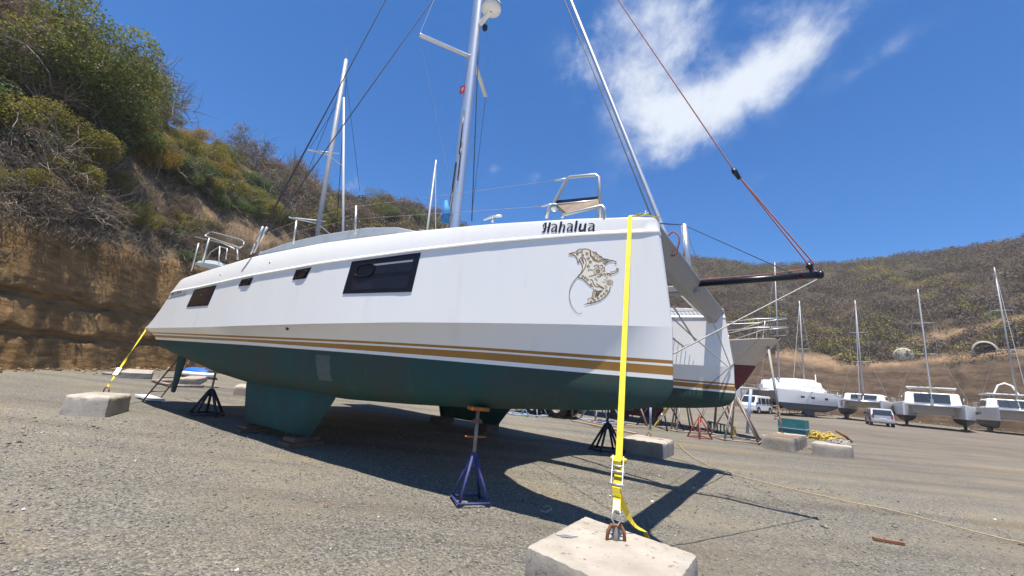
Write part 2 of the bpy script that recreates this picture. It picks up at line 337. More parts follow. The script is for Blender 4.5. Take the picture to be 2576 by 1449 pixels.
#PART2
# ================================================================== GROUND
def ground_mat():
    m = bpy.data.materials.new('crushed_stone_ground'); m.use_nodes = True; nt = m.node_tree; N = nt.nodes; L = nt.links; b = N['Principled BSDF']
    b.inputs['Roughness'].default_value = .95; b.inputs['Specular IOR Level'].default_value = .15
    tc = N.new('ShaderNodeTexCoord').outputs['Object']
    def nz(sc, det=5, ro=.6, typ='n'):
        n = N.new('ShaderNodeTexNoise'); n.inputs['Scale'].default_value = sc; n.inputs['Detail'].default_value = det; n.inputs['Roughness'].default_value = ro; L.new(tc, n.inputs['Vector']); return n.outputs[0]
    def vor(sc, out='Color', feat='F1'):
        n = N.new('ShaderNodeTexVoronoi'); n.feature = feat; n.inputs['Scale'].default_value = sc; L.new(tc, n.inputs['Vector']); return n.outputs[out]
    def ramp(s, stops):
        r = N.new('ShaderNodeValToRGB'); e = r.color_ramp.elements
        while len(e) < len(stops): e.new(.5)
        for el, (p, c) in zip(e, stops): el.position = p; el.color = (*c, 1)
        L.new(s, r.inputs[0]); return r.outputs[0]
    def mix(f, a, c, typ='MIX'):
        x = N.new('ShaderNodeMix'); x.data_type = 'RGBA'; x.blend_type = typ
        for i, s in ((0, f), (6, a), (7, c)):
            if isinstance(s, (int, float)): x.inputs[i].default_value = s
            elif isinstance(s, tuple): x.inputs[i].default_value = (*s, 1)
            else: L.new(s, x.inputs[i])
        return x.outputs[2]
    sep = N.new('ShaderNodeSeparateColor'); L.new(vor(52), sep.inputs[0])
    stone = ramp(sep.outputs[0], [(0, (.115, .108, .097)), (.45, (.20, .187, .163)), (.85, (.27, .25, .212)), (1, (.37, .335, .265))])
    dust = ramp(nz(3.2, 6), [(.35, (.215, .195, .156)), (.65, (.28, .243, .182))])
    f1 = N.new('ShaderNodeMapRange'); L.new(nz(.55, 7, .62), f1.inputs[0]); f1.inputs[1].default_value = .46; f1.inputs[2].default_value = .68
    col = mix(f1.outputs[0], stone, dust)
    f2 = N.new('ShaderNodeMapRange'); L.new(nz(.23, 4, .5), f2.inputs[0]); f2.inputs[1].default_value = .55; f2.inputs[2].default_value = .72
    tan = N.new('ShaderNodeMath'); tan.operation = 'MULTIPLY'; L.new(f2.outputs[0], tan.inputs[0]); tan.inputs[1].default_value = .7
    col = mix(tan.outputs[0], col, (.24, .185, .105))
    # the far yard is browner, packed earth
    sx = N.new('ShaderNodeSeparateXYZ'); L.new(tc, sx.inputs[0])
    f3 = N.new('ShaderNodeMapRange'); L.new(sx.outputs[0], f3.inputs[0]); f3.inputs[1].default_value = 6; f3.inputs[2].default_value = 26; f3.inputs[4].default_value = .75
    packed = ramp(nz(.9, 6), [(.3, (.165, .140, .118)), (.7, (.215, .18, .15))])
    col = mix(f3.outputs[0], col, packed)
    big = ramp(nz(.11, 3), [(.3, (.82, .82, .82)), (.7, (1.12, 1.12, 1.1))]); col = mix(1.0, col, big, 'MULTIPLY')
    rm = N.new('ShaderNodeMapping'); rm.inputs['Rotation'].default_value = (0, 0, .35); rm.inputs['Scale'].default_value = (.22, 2.4, 1); L.new(tc, rm.inputs[0])
    wn = N.new('ShaderNodeTexNoise'); wn.inputs['Scale'].default_value = .5; wn.inputs['Detail'].default_value = 5; L.new(rm.outputs[0], wn.inputs['Vector'])
    col = mix(1.0, col, ramp(wn.outputs[0], [(.32, (.80, .79, .78)), (.5, (1, 1, 1)), (.68, (1.14, 1.12, 1.08))]), 'MULTIPLY')
    L.new(col, b.inputs['Base Color'])
    h = N.new('ShaderNodeMath'); h.operation = 'ADD'
    v2 = vor(52, 'Distance'); L.new(v2, h.inputs[0]); L.new(nz(24, 6, .7), h.inputs[1])
    inv = N.new('ShaderNodeMath'); inv.operation = 'MULTIPLY'; inv.inputs[1].default_value = -1; L.new(v2, inv.inputs[0]); L.new(inv.outputs[0], h.inputs[0])
    bm = N.new('ShaderNodeBump'); bm.inputs['Strength'].default_value = .9; bm.inputs['Distance'].default_value = .03; L.new(h.outputs[0], bm.inputs['Height']); L.new(bm.outputs[0], b.inputs['Normal'])
    return m
def build_ground():
    rs = np.concatenate([[0.0], np.geomspace(.4, 130, 120), np.geomspace(150, 3500, 14)]); az = np.radians(np.arange(0, 360, 1.5))
    A, R_ = np.meshgrid(az, rs); X = np.sin(A)*R_; Y = np.cos(A)*R_
    Z = gz(X, Y)+fbm(X*1.3, Y*1.3, 3)*.05*np.clip(R_/2, 0, 1)+fbm(X*5, Y*5, 9)*.014
    n = len(az); V = np.stack([X, Y, Z], -1).reshape(-1, 3)
    i, j = np.meshgrid(np.arange(len(rs)-1), np.arange(n), indexing='ij'); j2 = (j+1) % n
    Fc = np.stack([i*n+j, (i+1)*n+j, (i+1)*n+j2, i*n+j2], -1).reshape(-1, 4)
    o = fast_mesh('ground', V, Fc, ground_mat(), smooth=True); o['kind'] = 'structure'
build_ground()
def tint_mat(name, stops, rough=.9, transl=0, spec=.15, noise=None):
    m = bpy.data.materials.new(name); m.use_nodes = True; nt = m.node_tree; N = nt.nodes; L = nt.links; b = N['Principled BSDF']; b.inputs['Roughness'].default_value = rough; b.inputs['Specular IOR Level'].default_value = spec
    a = N.new('ShaderNodeAttribute'); a.attribute_name = 'tint'; r = N.new('ShaderNodeValToRGB'); e = r.color_ramp.elements
    while len(e) < len(stops): e.new(.5)
    for el, (p, c) in zip(e, stops): el.position = p; el.color = (*c, 1)
    src = a.outputs['Fac']
    if noise:
        tc = N.new('ShaderNodeTexCoord'); n = N.new('ShaderNodeTexNoise'); n.inputs['Scale'].default_value = noise[0]; n.inputs['Detail'].default_value = 5; L.new(tc.outputs['Object'], n.inputs['Vector'])
        q = N.new('ShaderNodeMath'); q.operation = 'MULTIPLY_ADD'; L.new(n.outputs[0], q.inputs[0]); q.inputs[1].default_value = noise[1]; q.inputs[2].default_value = -noise[1]/2
        p = N.new('ShaderNodeMath'); p.operation = 'ADD'; L.new(q.outputs[0], p.inputs[0]); L.new(src, p.inputs[1]); src = p.outputs[0]
    oi = N.new('ShaderNodeObjectInfo'); q2 = N.new('ShaderNodeMath'); q2.operation = 'MULTIPLY_ADD'; L.new(oi.outputs['Random'], q2.inputs[0]); q2.inputs[1].default_value = .24; q2.inputs[2].default_value = -.12
    if transl:
        p2 = N.new('ShaderNodeMath'); p2.operation = 'ADD'; L.new(q2.outputs[0], p2.inputs[0]); L.new(src, p2.inputs[1]); src = p2.outputs[0]
    L.new(src, r.inputs[0]); L.new(r.outputs[0], b.inputs['Base Color'])
    if transl:
        t = N.new('ShaderNodeBsdfTranslucent'); L.new(r.outputs[0], t.inputs[0]); ms = N.new('ShaderNodeMixShader'); ms.inputs[0].default_value = transl
        L.new(b.outputs[0], ms.inputs[1]); L.new(t.outputs[0], ms.inputs[2]); L.new(ms.outputs[0], N['Material Output'].inputs[0])
    return m
M['pebble'] = tint_mat('loose_stones', [(0, (.095, .092, .086)), (.4, (.19, .18, .16)), (.75, (.26, .245, .215)), (.93, (.31, .26, .18)), (1, (.45, .43, .40))])
def build_pebbles(n=30000):
    az = np.radians(RNG.uniform(-56, 58, n)); r = 1.5+9.5*RNG.random(n)**1.25
    x = np.sin(az)*r; y = np.cos(az)*r
    keep = fbm(x*.8, y*.8, 21)+RNG.random(n)*.5 > .12
    x, y, r = x[keep], y[keep], r[keep]; n = len(x); z = gz(x, y)+fbm(x*1.3, y*1.3, 3)*.05+fbm(x*5, y*5, 9)*.014
    s = RNG.uniform(.004, .0095, n)*(1+.7*(RNG.random(n) > .95)+1.2*(RNG.random(n) > .993))*np.clip(.7+r/9, .7, 1.6)
    base = np.array([[1, 0, 0], [-.5, .87, 0], [-.5, -.87, 0], [.3, .2, .75], [-.3, -.3, .6], [0, 0, -.5]])
    tri = np.array([[0, 1, 3], [1, 4, 3], [1, 2, 4], [2, 0, 4], [0, 3, 4], [1, 0, 5], [2, 1, 5], [0, 2, 5]])
    th = RNG.uniform(0, 6.28, n); sc = RNG.uniform(.6, 1.4, (n, 6, 3))
    P = base[None]*sc*s[:, None, None]; c, sn = np.cos(th)[:, None], np.sin(th)[:, None]
    X = P[..., 0]*c-P[..., 1]*sn; Y = P[..., 0]*sn+P[..., 1]*c
    V = np.stack([X+x[:, None], Y+y[:, None], P[..., 2]+z[:, None]+s[:, None]*.15], -1).reshape(-1, 3)
    Fc = (tri[None]+(np.arange(n)*6)[:, None, None]).reshape(-1, 3)
    o = fast_mesh('loose_gravel', V, Fc, 'pebble', tint=np.repeat(RNG.random(n)**1.2, 6)); o['kind'] = 'stuff'; tag(o, 'loose grey crushed stones scattered over the yard in front of the catamaran', 'gravel')
build_pebbles()
# ================================================================== HILLS
# ring of ground round the yard: earth cutting at its foot, scrub slope above; azimuth (deg) tables taken from the place
T_BASE = [(-80, 17), (-60, 19), (-48.6, 21.5), (-43.8, 24), (-38, 28.5), (-30, 35), (-20, 45), (-10, 56), (0, 66), (15, 80), (28, 92), (40, 92), (52, 88), (75, 84)]
T_TOPH = [(-80, 5.6), (-51, 5.2), (-47, 5.1), (-43, 5.3), (-37, 5.6), (-28, 6.5), (0, 7.0), (28, 8.0), (32, 8.6), (38, 7.4), (45, 7.8), (51, 9.2), (75, 10)]
T_CREST = [(-80, 46), (-60, 46), (-47, 46), (-42, 50), (-35, 60), (-30, 68), (-24, 82), (-11, 105), (0, 130), (23, 185), (38, 200), (52, 190), (75, 180)]
T_SKY = [(-80, 29), (-57, 29.0), (-50.4, 27.2), (-47, 26.6), (-42.4, 23.0), (-35.5, 22.2), (-30, 21.6), (-24, 20.2), (-15, 21.7), (-11, 20.4), (-7, 19.6), (0, 18.3), (12, 17.6), (23, 17.2), (30.5, 15.7), (38, 15.3), (44.7, 15.4), (47.5, 15.5), (52, 15.6), (75, 16)]
PROF = [(-.08, .25), (0., 0.), (.05, -.12), (.1, -.25), (.15, -.33), (.20, -.44), (.225, -.60), (.258, -.66), (.268, -.46), (.29, -.48), (.35, -.62), (.42, -.78), (.455, -.86), (.475, -1.02), (.512, -1.08), (.524, -.84), (.545, -.85), (.6, -.9), (.68, -1.05), (.75, -1.2), (.83, -1.35), (.9, -1.5), (.96, -1.62), (1.0, -1.75)]
NS = 34
def terrain_cols(azd):
    azd = np.asarray(azd, float); a = np.radians(azd); rb = interp(azd, T_BASE)+fbm(azd*.35, azd*0, 5)*1.2; H = interp(azd, T_TOPH); rc = interp(azd, T_CREST)
    zb = gz(np.sin(a)*rb, np.cos(a)*rb); zc = CAM_H+np.tan(np.radians(interp(azd, T_SKY)))*rc
    H = H+fbm(azd*.5, azd*0+3, 8)*.8
    wide = np.clip((azd+10)/35, 0, 1)                # the right-hand bank is lower-angled, without the two ledges
    Rr, Zr, So = [], [], []
    for f, off in PROF:
        jit = fbm(azd*1.6, azd*0+f*2, 12)*.35; jz = fbm(azd*.45, azd*0+7, 13)*.05
        o2 = off*(1-wide)+(-5.0*max(f, 0)-.05*math.sin(f*30))*wide
        Rr.append(rb-o2+jit*(.6+.8*wide)); Zr.append(zb+H*np.clip(f+jz*(0 if f <= 0 or f >= 1 else 1), -.1, 1)); So.append(np.ones_like(a))
    rt = Rr[-1]; zt = Zr[-1]
    for k in range(1, NS+1):
        t = k/NS; tt = t**1.25
        rr = rt+(rc-rt)*tt; lin = zt+(zc-zt)*tt
        zz = lin+np.sin(tt*math.pi)*(zc-zt)*.07+(fbm(np.sin(a)*rr*.12, np.cos(a)*rr*.12, 31)*2.6)*np.sin(min(tt*1.05, 1)*math.pi)+fbm(np.sin(a)*rr*.5, np.cos(a)*rr*.5, 33)*.7*min(1, k/3)
        Rr.append(rr); Zr.append(zz); So.append(np.full_like(a, .9 if k == 1 else 0.))
    for dr, dz in ((12, -1.5), (40, -10), (120, -45)): Rr.append(rc+dr); Zr.append(zc+dz); So.append(a*0)
    return np.array(Rr), np.array(Zr), np.array(So)
AZ = np.arange(-80, 75.01, .25); TR, TZ, TS = terrain_cols(AZ)
def azel(u, v):
    d = ray(u, v); return math.degrees(math.atan2(d[0], d[1])), math.degrees(math.atan2(d[2], math.hypot(d[0], d[1])))
BARE = [([(430, 500), (500, 535), (560, 560), (620, 585), (700, 622)], .75), ([(1960, 890), (2040, 905), (2100, 912)], .8), ([(2110, 925), (2330, 908), (2576, 884)], .35), ([(2290, 862), (2400, 838), (2576, 800)], .38)]
BARE = [(sorted(azel(*p) for p in ln), w) for ln, w in BARE]
def bare_at(az, el):
    v = 0
    for ln, w in BARE:
        if ln[0][0]-.3 <= az <= ln[-1][0]+.3:
            v = max(v, 1-abs(el-np.interp(az, [p[0] for p in ln], [p[1] for p in ln]))/w)
    return max(0, v)
def hit_terrain(u, v):
    az, el = azel(u, v)
    if not AZ[0] <= az <= AZ[-1]: return None
    k = (az-AZ[0])/.25; i = int(min(k, len(AZ)-2)); w = k-i
    r = TR[:, i]*(1-w)+TR[:, i+1]*w; z = TZ[:, i]*(1-w)+TZ[:, i+1]*w
    e = np.degrees(np.arctan2(z-CAM_H, r)); idx = np.nonzero(e >= el)[0]
    if len(idx) == 0 or idx[0] == 0: return None
    j = idx[0]; q = (el-e[j-1])/max(e[j]-e[j-1], 1e-6); rr = r[j-1]+(r[j]-r[j-1])*q; a = math.radians(az)
    return np.array([math.sin(a)*rr, math.cos(a)*rr, z[j-1]+(z[j]-z[j-1])*q]), j >= len(PROF)
def hill_mat():
    m = bpy.data.materials.new('hill_earth'); m.use_nodes = True; nt = m.node_tree; N = nt.nodes; L = nt.links; b = N['Principled BSDF']; b.inputs['Roughness'].default_value = 1; b.inputs['Specular IOR Level'].default_value = .05
    tc = N.new('ShaderNodeTexCoord').outputs['Object']
    def nz(sc, det=6, ro=.65, st=None):
        v = tc
        if st: mp = N.new('ShaderNodeMapping'); mp.inputs['Scale'].default_value = st; L.new(tc, mp.inputs[0]); v = mp.outputs[0]
        n = N.new('ShaderNodeTexNoise'); n.inputs['Scale'].default_value = sc; n.inputs['Detail'].default_value = det; n.inputs['Roughness'].default_value = ro; L.new(v, n.inputs['Vector']); return n.outputs[0]
    def ramp(s, stops):
        r = N.new('ShaderNodeValToRGB'); e = r.color_ramp.elements
        while len(e) < len(stops): e.new(.5)
        for el, (p, c) in zip(e, stops): el.position = p; el.color = (*c, 1)
        L.new(s, r.inputs[0]); return r.outputs[0]
    def mix(f, a, c, typ='MIX'):
        x = N.new('ShaderNodeMix'); x.data_type = 'RGBA'; x.blend_type = typ
        for i, s in ((0, f), (6, a), (7, c)):
            if isinstance(s, (int, float)): x.inputs[i].default_value = s
            else: L.new(s, x.inputs[i])
        return x.outputs[2]
    def attr(n): a = N.new('ShaderNodeAttribute'); a.attribute_name = n; return a.outputs['Fac']
    cut = ramp(nz(1.1, 9, .72, (.6, .6, 4.5)), [(.28, (.115, .069, .032)), (.46, (.20, .125, .058)), (.6, (.27, .175, .083)), (.75, (.34, .24, .125))])
    cut2 = ramp(nz(.25, 4), [(.35, (.86, .84, .82)), (.65, (1.08, 1.06, 1.04))]); cut = mix(1., cut, cut2, 'MULTIPLY')
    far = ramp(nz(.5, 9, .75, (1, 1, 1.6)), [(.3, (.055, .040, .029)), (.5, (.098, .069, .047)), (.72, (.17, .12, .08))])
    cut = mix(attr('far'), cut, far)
    slope = ramp(nz(.9, 8, .7), [(.3, (.07, .055, .036)), (.5, (.12, .092, .06)), (.68, (.18, .135, .088)), (.8, (.25, .19, .125))])
    bare = ramp(nz(1.4, 8, .7), [(.3, (.16, .105, .065)), (.6, (.28, .19, .115)), (.8, (.36, .26, .165))])
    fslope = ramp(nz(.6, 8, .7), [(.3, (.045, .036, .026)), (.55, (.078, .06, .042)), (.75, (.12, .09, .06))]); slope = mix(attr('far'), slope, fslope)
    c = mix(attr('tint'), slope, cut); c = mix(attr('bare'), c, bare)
    L.new(c, b.inputs['Base Color'])
    bm = N.new('ShaderNodeBump'); bm.inputs['Strength'].default_value = 1; bm.inputs['Distance'].default_value = .1; L.new(nz(2.6, 9, .72, (1, 1, 1.7)), bm.inputs['Height']); L.new(bm.outputs[0], b.inputs['Normal'])
    return m
def build_hills():
    # refine the cut rows so clods and erosion are real relief
    reps = []
    for i in range(len(TR)-1): reps.append(4 if i < len(PROF)-1 else 1)
    Rr, Zz, Ss = [], [], []
    for i, k in enumerate(reps):
        for q in range(k):
            w = q/k; Rr.append(TR[i]*(1-w)+TR[i+1]*w); Zz.append(TZ[i]*(1-w)+TZ[i+1]*w); Ss.append(TS[i])
    Rr.append(TR[-1]); Zz.append(TZ[-1]); Ss.append(TS[-1]); Rr, Zz, Ss = map(np.array, (Rr, Zz, Ss))
    # finer azimuth
    az2 = np.arange(-80, 75.01, .125); f = lambda A: np.array([np.interp(az2, AZ, row) for row in A]); Rr, Zz, Ss = f(Rr), f(Zz), f(Ss)
    a = np.radians(az2)[None]; arc = a*30
    cutm = Ss > .95
    Rr = Rr+np.where(cutm, fbm(arc*1.4+0*Zz, Zz*3.2, 41, 5)*.11+fbm(arc*6+0*Zz, Zz*9, 47, 3)*.06+fbm(arc*.45+0*Zz, Zz*.3, 43)*.18, 0)
    X = np.sin(a)*Rr; Y = np.cos(a)*Rr
    el = np.degrees(np.arctan2(Zz-CAM_H, Rr)); bare = np.zeros_like(Rr)
    for ln, w in BARE:
        c = np.interp(az2, [p[0] for p in ln], [p[1] for p in ln]); inside = ((az2 > ln[0][0]-.4) & (az2 < ln[-1][0]+.4))[None]
        bare = np.maximum(bare, np.where(inside, np.clip(1.4-np.abs(el-c+fbm(arc+0*el, el, 51)*w)/w*1.4, 0, 1), 0))
    n, k = Rr.shape; V = np.stack([X, Y, Zz], -1).reshape(-1, 3); i, j = np.meshgrid(np.arange(n-1), np.arange(k-1), indexing='ij')
    Fc = np.stack([i*k+j, i*k+j+1, (i+1)*k+j+1, (i+1)*k+j], -1).reshape(-1, 4)
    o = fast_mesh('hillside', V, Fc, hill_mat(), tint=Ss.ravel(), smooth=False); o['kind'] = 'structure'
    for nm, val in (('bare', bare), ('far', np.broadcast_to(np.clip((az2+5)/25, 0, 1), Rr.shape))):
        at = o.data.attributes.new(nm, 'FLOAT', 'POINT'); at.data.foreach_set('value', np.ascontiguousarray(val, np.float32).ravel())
build_hills()
def build_rubble(n=1500):
    rng = np.random.default_rng(77); az = np.where(rng.random(n) < .45, rng.uniform(-62, -30, n), rng.uniform(20, 60, n)); a = np.radians(az); rb = np.interp(az, AZ, TR[1])-rng.exponential(.7, n)+.1
    x = np.sin(a)*rb; y = np.cos(a)*rb; s = .02+np.minimum(rng.exponential(.025, n), .12)*np.clip(rb/26, .8, 2.2); z = gz(x, y)
    base = np.array([[1, 0, 0], [-.5, .87, 0], [-.5, -.87, 0], [.3, .2, .75], [-.3, -.3, .6], [0, 0, -.5]]); tri = np.array([[0, 1, 3], [1, 4, 3], [1, 2, 4], [2, 0, 4], [0, 3, 4], [1, 0, 5], [2, 1, 5], [0, 2, 5]])
    P = base[None]*rng.uniform(.6, 1.4, (n, 6, 3))*s[:, None, None]; V = (P+np.stack([x, y, z+s*.2], -1)[:, None, :]).reshape(-1, 3); Fc = (tri[None]+(np.arange(n)*6)[:, None, None]).reshape(-1, 3)
    M['clod'] = tint_mat('earth_clods', [(0, (.09, .055, .028)), (.6, (.19, .125, .065)), (1, (.28, .21, .13))]); o = fast_mesh('rubble', V, Fc, 'clod', tint=np.repeat(rng.random(n), 6)); o['kind'] = 'stuff'; tag(o, 'brown earth clods fallen along the foot of the cuttings', 'rubble')
build_rubble()
# ================================================================== VEGETATION
LEAF = dict(
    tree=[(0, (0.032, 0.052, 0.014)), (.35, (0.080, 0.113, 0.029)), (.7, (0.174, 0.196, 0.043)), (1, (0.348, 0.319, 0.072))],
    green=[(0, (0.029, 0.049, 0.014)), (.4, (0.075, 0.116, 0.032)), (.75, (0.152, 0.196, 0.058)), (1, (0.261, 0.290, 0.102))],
    olive=[(0, (0.070, 0.070, 0.015)), (.4, (0.175, 0.161, 0.031)), (.75, (0.280, 0.245, 0.049)), (1, (0.308, 0.266, 0.070))],
    gold=[(0, (0.090, 0.060, 0.012)), (.4, (0.225, 0.158, 0.021)), (.75, (0.405, 0.270, 0.030)), (1, (0.540, 0.375, 0.053))],
    pale=[(0, (0.026, 0.039, 0.016)), (.4, (0.072, 0.098, 0.042)), (.75, (0.156, 0.182, 0.098)), (1, (0.286, 0.299, 0.182))],
    brown=[(0, (0.054, 0.041, 0.028)), (.4, (0.142, 0.108, 0.074)), (.75, (0.230, 0.178, 0.119)), (1, (0.270, 0.203, 0.115))],
    straw=[(0, (0.070, 0.050, 0.028)), (.4, (0.170, 0.125, 0.070)), (.75, (0.270, 0.205, 0.120)), (1, (0.380, 0.300, 0.190))],
    scrub=[(0, (0.052, 0.039, 0.032)), (.4, (0.115, 0.090, 0.071)), (.75, (0.178, 0.140, 0.110)), (1, (0.253, 0.201, 0.155))],
    rust=[(0, (0.065, 0.033, 0.013)), (.5, (0.169, 0.085, 0.029)), (1, (0.286, 0.156, 0.065))])
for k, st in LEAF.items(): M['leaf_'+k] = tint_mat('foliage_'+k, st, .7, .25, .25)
def leaf_quads(P, size, rng, up=.5, tint=None, aspect=.55):
    n = len(P); nrm = rng.normal(size=(n, 3)); nrm[:, 2] = np.abs(nrm[:, 2])+up; nrm /= np.linalg.norm(nrm, axis=1)[:, None]
    t = rng.normal(size=(n, 3)); t -= nrm*(t*nrm).sum(1)[:, None]; t /= np.linalg.norm(t, axis=1)[:, None]; b = np.cross(nrm, t)
    s = (size*rng.uniform(.6, 1.5, n))[:, None]
    V = np.stack([P-t*s, P-b*s*aspect, P+t*s, P+b*s*aspect+nrm*s*.15], 1).reshape(-1, 3)
    Fc = np.arange(4*n).reshape(-1, 4)
    return V, Fc, np.repeat(tint if tint is not None else rng.random(n), 4)
def crown_points(rng, n, rx, rz, lobes, base):
    C = []; 
    for i in range(lobes):
        th = rng.uniform(0, 6.28); q = rng.random()**.5*.75; C.append((math.cos(th)*rx*q, math.sin(th)*rx*q, base+rz*(.25+rng.random()*.95)*(1-.35*q), rx*rng.uniform(.28, .5)))
    C = np.array(C); k = rng.integers(0, lobes, n); d = rng.normal(size=(n, 3)); d /= np.linalg.norm(d, axis=1)[:, None]
    r = C[k, 3]*(.55+.5*rng.random(n)**.6); P = C[k, :3]+d*r[:, None]*np.array([1, 1, .8])
    lob = rng.random(lobes)*.4
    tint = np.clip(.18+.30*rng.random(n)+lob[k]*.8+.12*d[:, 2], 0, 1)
    return P, tint, C
def branch_tubes(rng, n, spread, h, r0, sub=3, droop=0.):
    mb = MB()
    for i in range(n):
        th = rng.uniform(0, 6.28); L = h*rng.uniform(.6, 1.15); p = np.array([rng.normal()*.12, rng.normal()*.12, 0]); d = np.array([math.cos(th)*spread*rng.uniform(.2, 1), math.sin(th)*spread*rng.uniform(.2, 1), 1.]); pts = [p]
        for s in range(5):
            d = d+rng.normal(size=3)*.32; d[2] -= droop*s*.1; d /= np.linalg.norm(d); p = p+d*L/5; pts.append(p)
        mb.tube(pts, [r0*(1-.16*s) for s in range(6)], 3, cap=False)
        for s in range(sub):
            q = pts[rng.integers(2, 6)]; dd = d+rng.normal(size=3)*.8; dd /= np.linalg.norm(dd); a = [q]
            for _ in range(3): dd = dd+rng.normal(size=3)*.35; dd /= np.linalg.norm(dd); a.append(a[-1]+dd*L*.16)
            mb.tube(a, [r0*.5, r0*.4, r0*.3, r0*.15], 3, cap=False)
    return mb
PROTO = {}
def proto(kind, k):
    key = (kind, k)
    if key in PROTO: return PROTO[key]
    rng = np.random.default_rng(hash(kind) % 1000+k*17 if False else sum(map(ord, kind))*13+k*17)
    kids = []
    def leafobj(n, rx, rz, lobes, base, size, m, up=.5, asp=.55, topl=0):
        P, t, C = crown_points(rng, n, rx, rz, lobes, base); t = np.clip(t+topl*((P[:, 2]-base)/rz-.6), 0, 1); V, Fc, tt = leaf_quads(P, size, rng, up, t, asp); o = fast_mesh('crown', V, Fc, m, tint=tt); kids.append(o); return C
    if kind == 'tree':
        C = leafobj(20000, 1.75, 2.6, 26, .5, .034, 'leaf_tree', topl=.35); mb = MB()
        mb.tube([(0, 0, -.4), (.05, .03, .6), (.1, 0, 1.4), (0, .1, 2.4)], [.14, .12, .09, .05], 7)
        for c in C: mb.tube([(.08, 0, 1.0+rng.random()*.5), c[:3]*.6+np.array([0, 0, .5]), c[:3]], [.05, .035, .012], 4, cap=False)
        kids.append(mb.build('trunk', 'bark'))
    elif kind == 'bare':
        mb = branch_tubes(rng, 16, 1.0, 2.6, .035, 9); o = mb.build('branches', 'twig'); kids.append(o)
        leafobj(900, 1.25, 1.7, 12, .7, .055, 'leaf_brown')
    else:
        col = {'shrub': 'leaf_olive', 'gold': 'leaf_gold', 'greenshrub': 'leaf_green', 'vine': 'leaf_pale', 'brown': 'leaf_brown', 'rust': 'leaf_rust'}[kind]
        n, sz = {'shrub': (9000, .028), 'gold': (9000, .028), 'greenshrub': (9000, .03), 'vine': (4200, .05), 'brown': (6500, .024), 'rust': (6000, .026)}[kind]
        leafobj(n, 1.3, 1.35 if kind != 'vine' else .8, 10, .1, sz, col, .8 if kind == 'vine' else .4, .8 if kind == 'vine' else .55)
        kids.append(branch_tubes(rng, 9 if kind != 'brown' else 18, 1.1, 1.7, .026, 4).build('branches', 'twig'))
    PROTO[key] = kids; return kids
VEG = {'tree': ('scrub_tree', 'tree'), 'bare': ('leafless_tree', 'tree'), 'shrub': ('shrub', 'shrub'), 'gold': ('shrub', 'shrub'), 'greenshrub': ('shrub', 'shrub'), 'vine': ('creeper', 'creeper'), 'brown': ('dry_shrub', 'shrub'), 'rust': ('dry_shrub', 'shrub')}
FIRST = set()
def plant(kind, k, loc, scale, label, group=None, rot=None):
    kids = proto(kind, k); nm, cat = VEG[kind]
    r = thing(nm, label, cat, loc, random.uniform(0, 6.28) if rot is None else rot, group); r.scale = (scale*random.uniform(.9, 1.15), scale*random.uniform(.9, 1.15), scale*random.uniform(.85, 1.1))
    for ch in kids:
        if (kind, k, ch.name) not in FIRST: FIRST.add((kind, k, ch.name)); ch.parent = r
        else: c = ch.copy(); COL.objects.link(c); c.parent = r
    return r
def zone(poly, n, kinds, smin, smax, label, group, sink=.2, rad=True):
    us = [p[0] for p in poly]; vs = [p[1] for p in poly]; done = 0; tries = 0; placed = []
    def inside(u, v):
        c = False; j = len(poly)-1
        for i in range(len(poly)):
            if (poly[i][1] > v) != (poly[j][1] > v) and u < (poly[j][0]-poly[i][0])*(v-poly[i][1])/(poly[j][1]-poly[i][1])+poly[i][0]: c = not c
            j = i
        return c
    while done < n and tries < n*40:
        tries += 1; u = random.uniform(min(us), max(us)); v = random.uniform(min(vs), max(vs))
        if not inside(u, v) or any((u-a)**2+(v-b)**2 < 16**2 for a, b in placed): continue
        h = hit_terrain(u, v)
        if h is None or not h[1] or bare_at(*azel(u, v)) > .15: continue
        placed.append((u, v)); kd = random.choice(kinds); s = random.uniform(smin, smax); p = h[0].copy(); p[2] -= sink*s
        plant(kd, random.randrange(3), p, s, label if isinstance(label, str) else label[kd], group if isinstance(group, str) else group[kd]); done += 1
G1 = 'scrub on the slope above the earth cutting'
LB = {'bare': 'leafless grey-brown scrub tree among the bushes on the left hillside', 'brown': 'dry brown twiggy shrub on the left hillside', 'shrub': 'yellow-green leafy shrub on the left hillside', 'gold': 'golden yellow leafed shrub on the left hillside', 'greenshrub': 'dense dark green shrub on the left hillside', 'vine': 'pale green creeper mat hanging on the left hillside', 'rust': 'rust-brown dried shrub on the left hillside', 'tree': 'tall dark green tree with a pale leafy top on the left hillside'}
GB = {'bare': 'leafless trees on the left hillside', 'brown': 'dry brown shrubs on the left hillside', 'shrub': 'yellow-green shrubs on the left hillside', 'gold': 'golden shrubs on the left hillside', 'greenshrub': 'dark green shrubs on the left hillside', 'vine': 'creepers on the left hillside', 'rust': 'rust-brown shrubs on the left hillside', 'tree': 'trees on the left hillside'}
def Z(where, poly, n, kinds, a, b, **k):
    zone(poly, n, kinds, a, b, {q: v.replace('on the left hillside', where).replace('among the bushes ', '') for q, v in LB.items()}, {q: v.replace('on the left hillside', where) for q, v in GB.items()}, **k)
Z('on the upper left hillside behind the biggest tree', [(0, 40), (330, 120), (420, 260), (640, 380), (560, 480), (0, 440)], 30, ['brown', 'shrub', 'shrub', 'greenshrub'], 1.0, 1.5)
Z('at the top left corner of the hillside', [(-60, 20), (170, 20), (140, 260), (-60, 260)], 9, ['bare', 'bare', 'brown'], 1.3, 1.9)
Z('on the skyline just right of the biggest tree', [(330, 140), (460, 230), (430, 300), (330, 280)], 6, ['bare'], 1.0, 1.4)
Z('on the left hillside below the biggest tree', [(-40, 240), (330, 320), (400, 440), (-40, 400)], 20, ['vine', 'vine', 'greenshrub'], .8, 1.3)
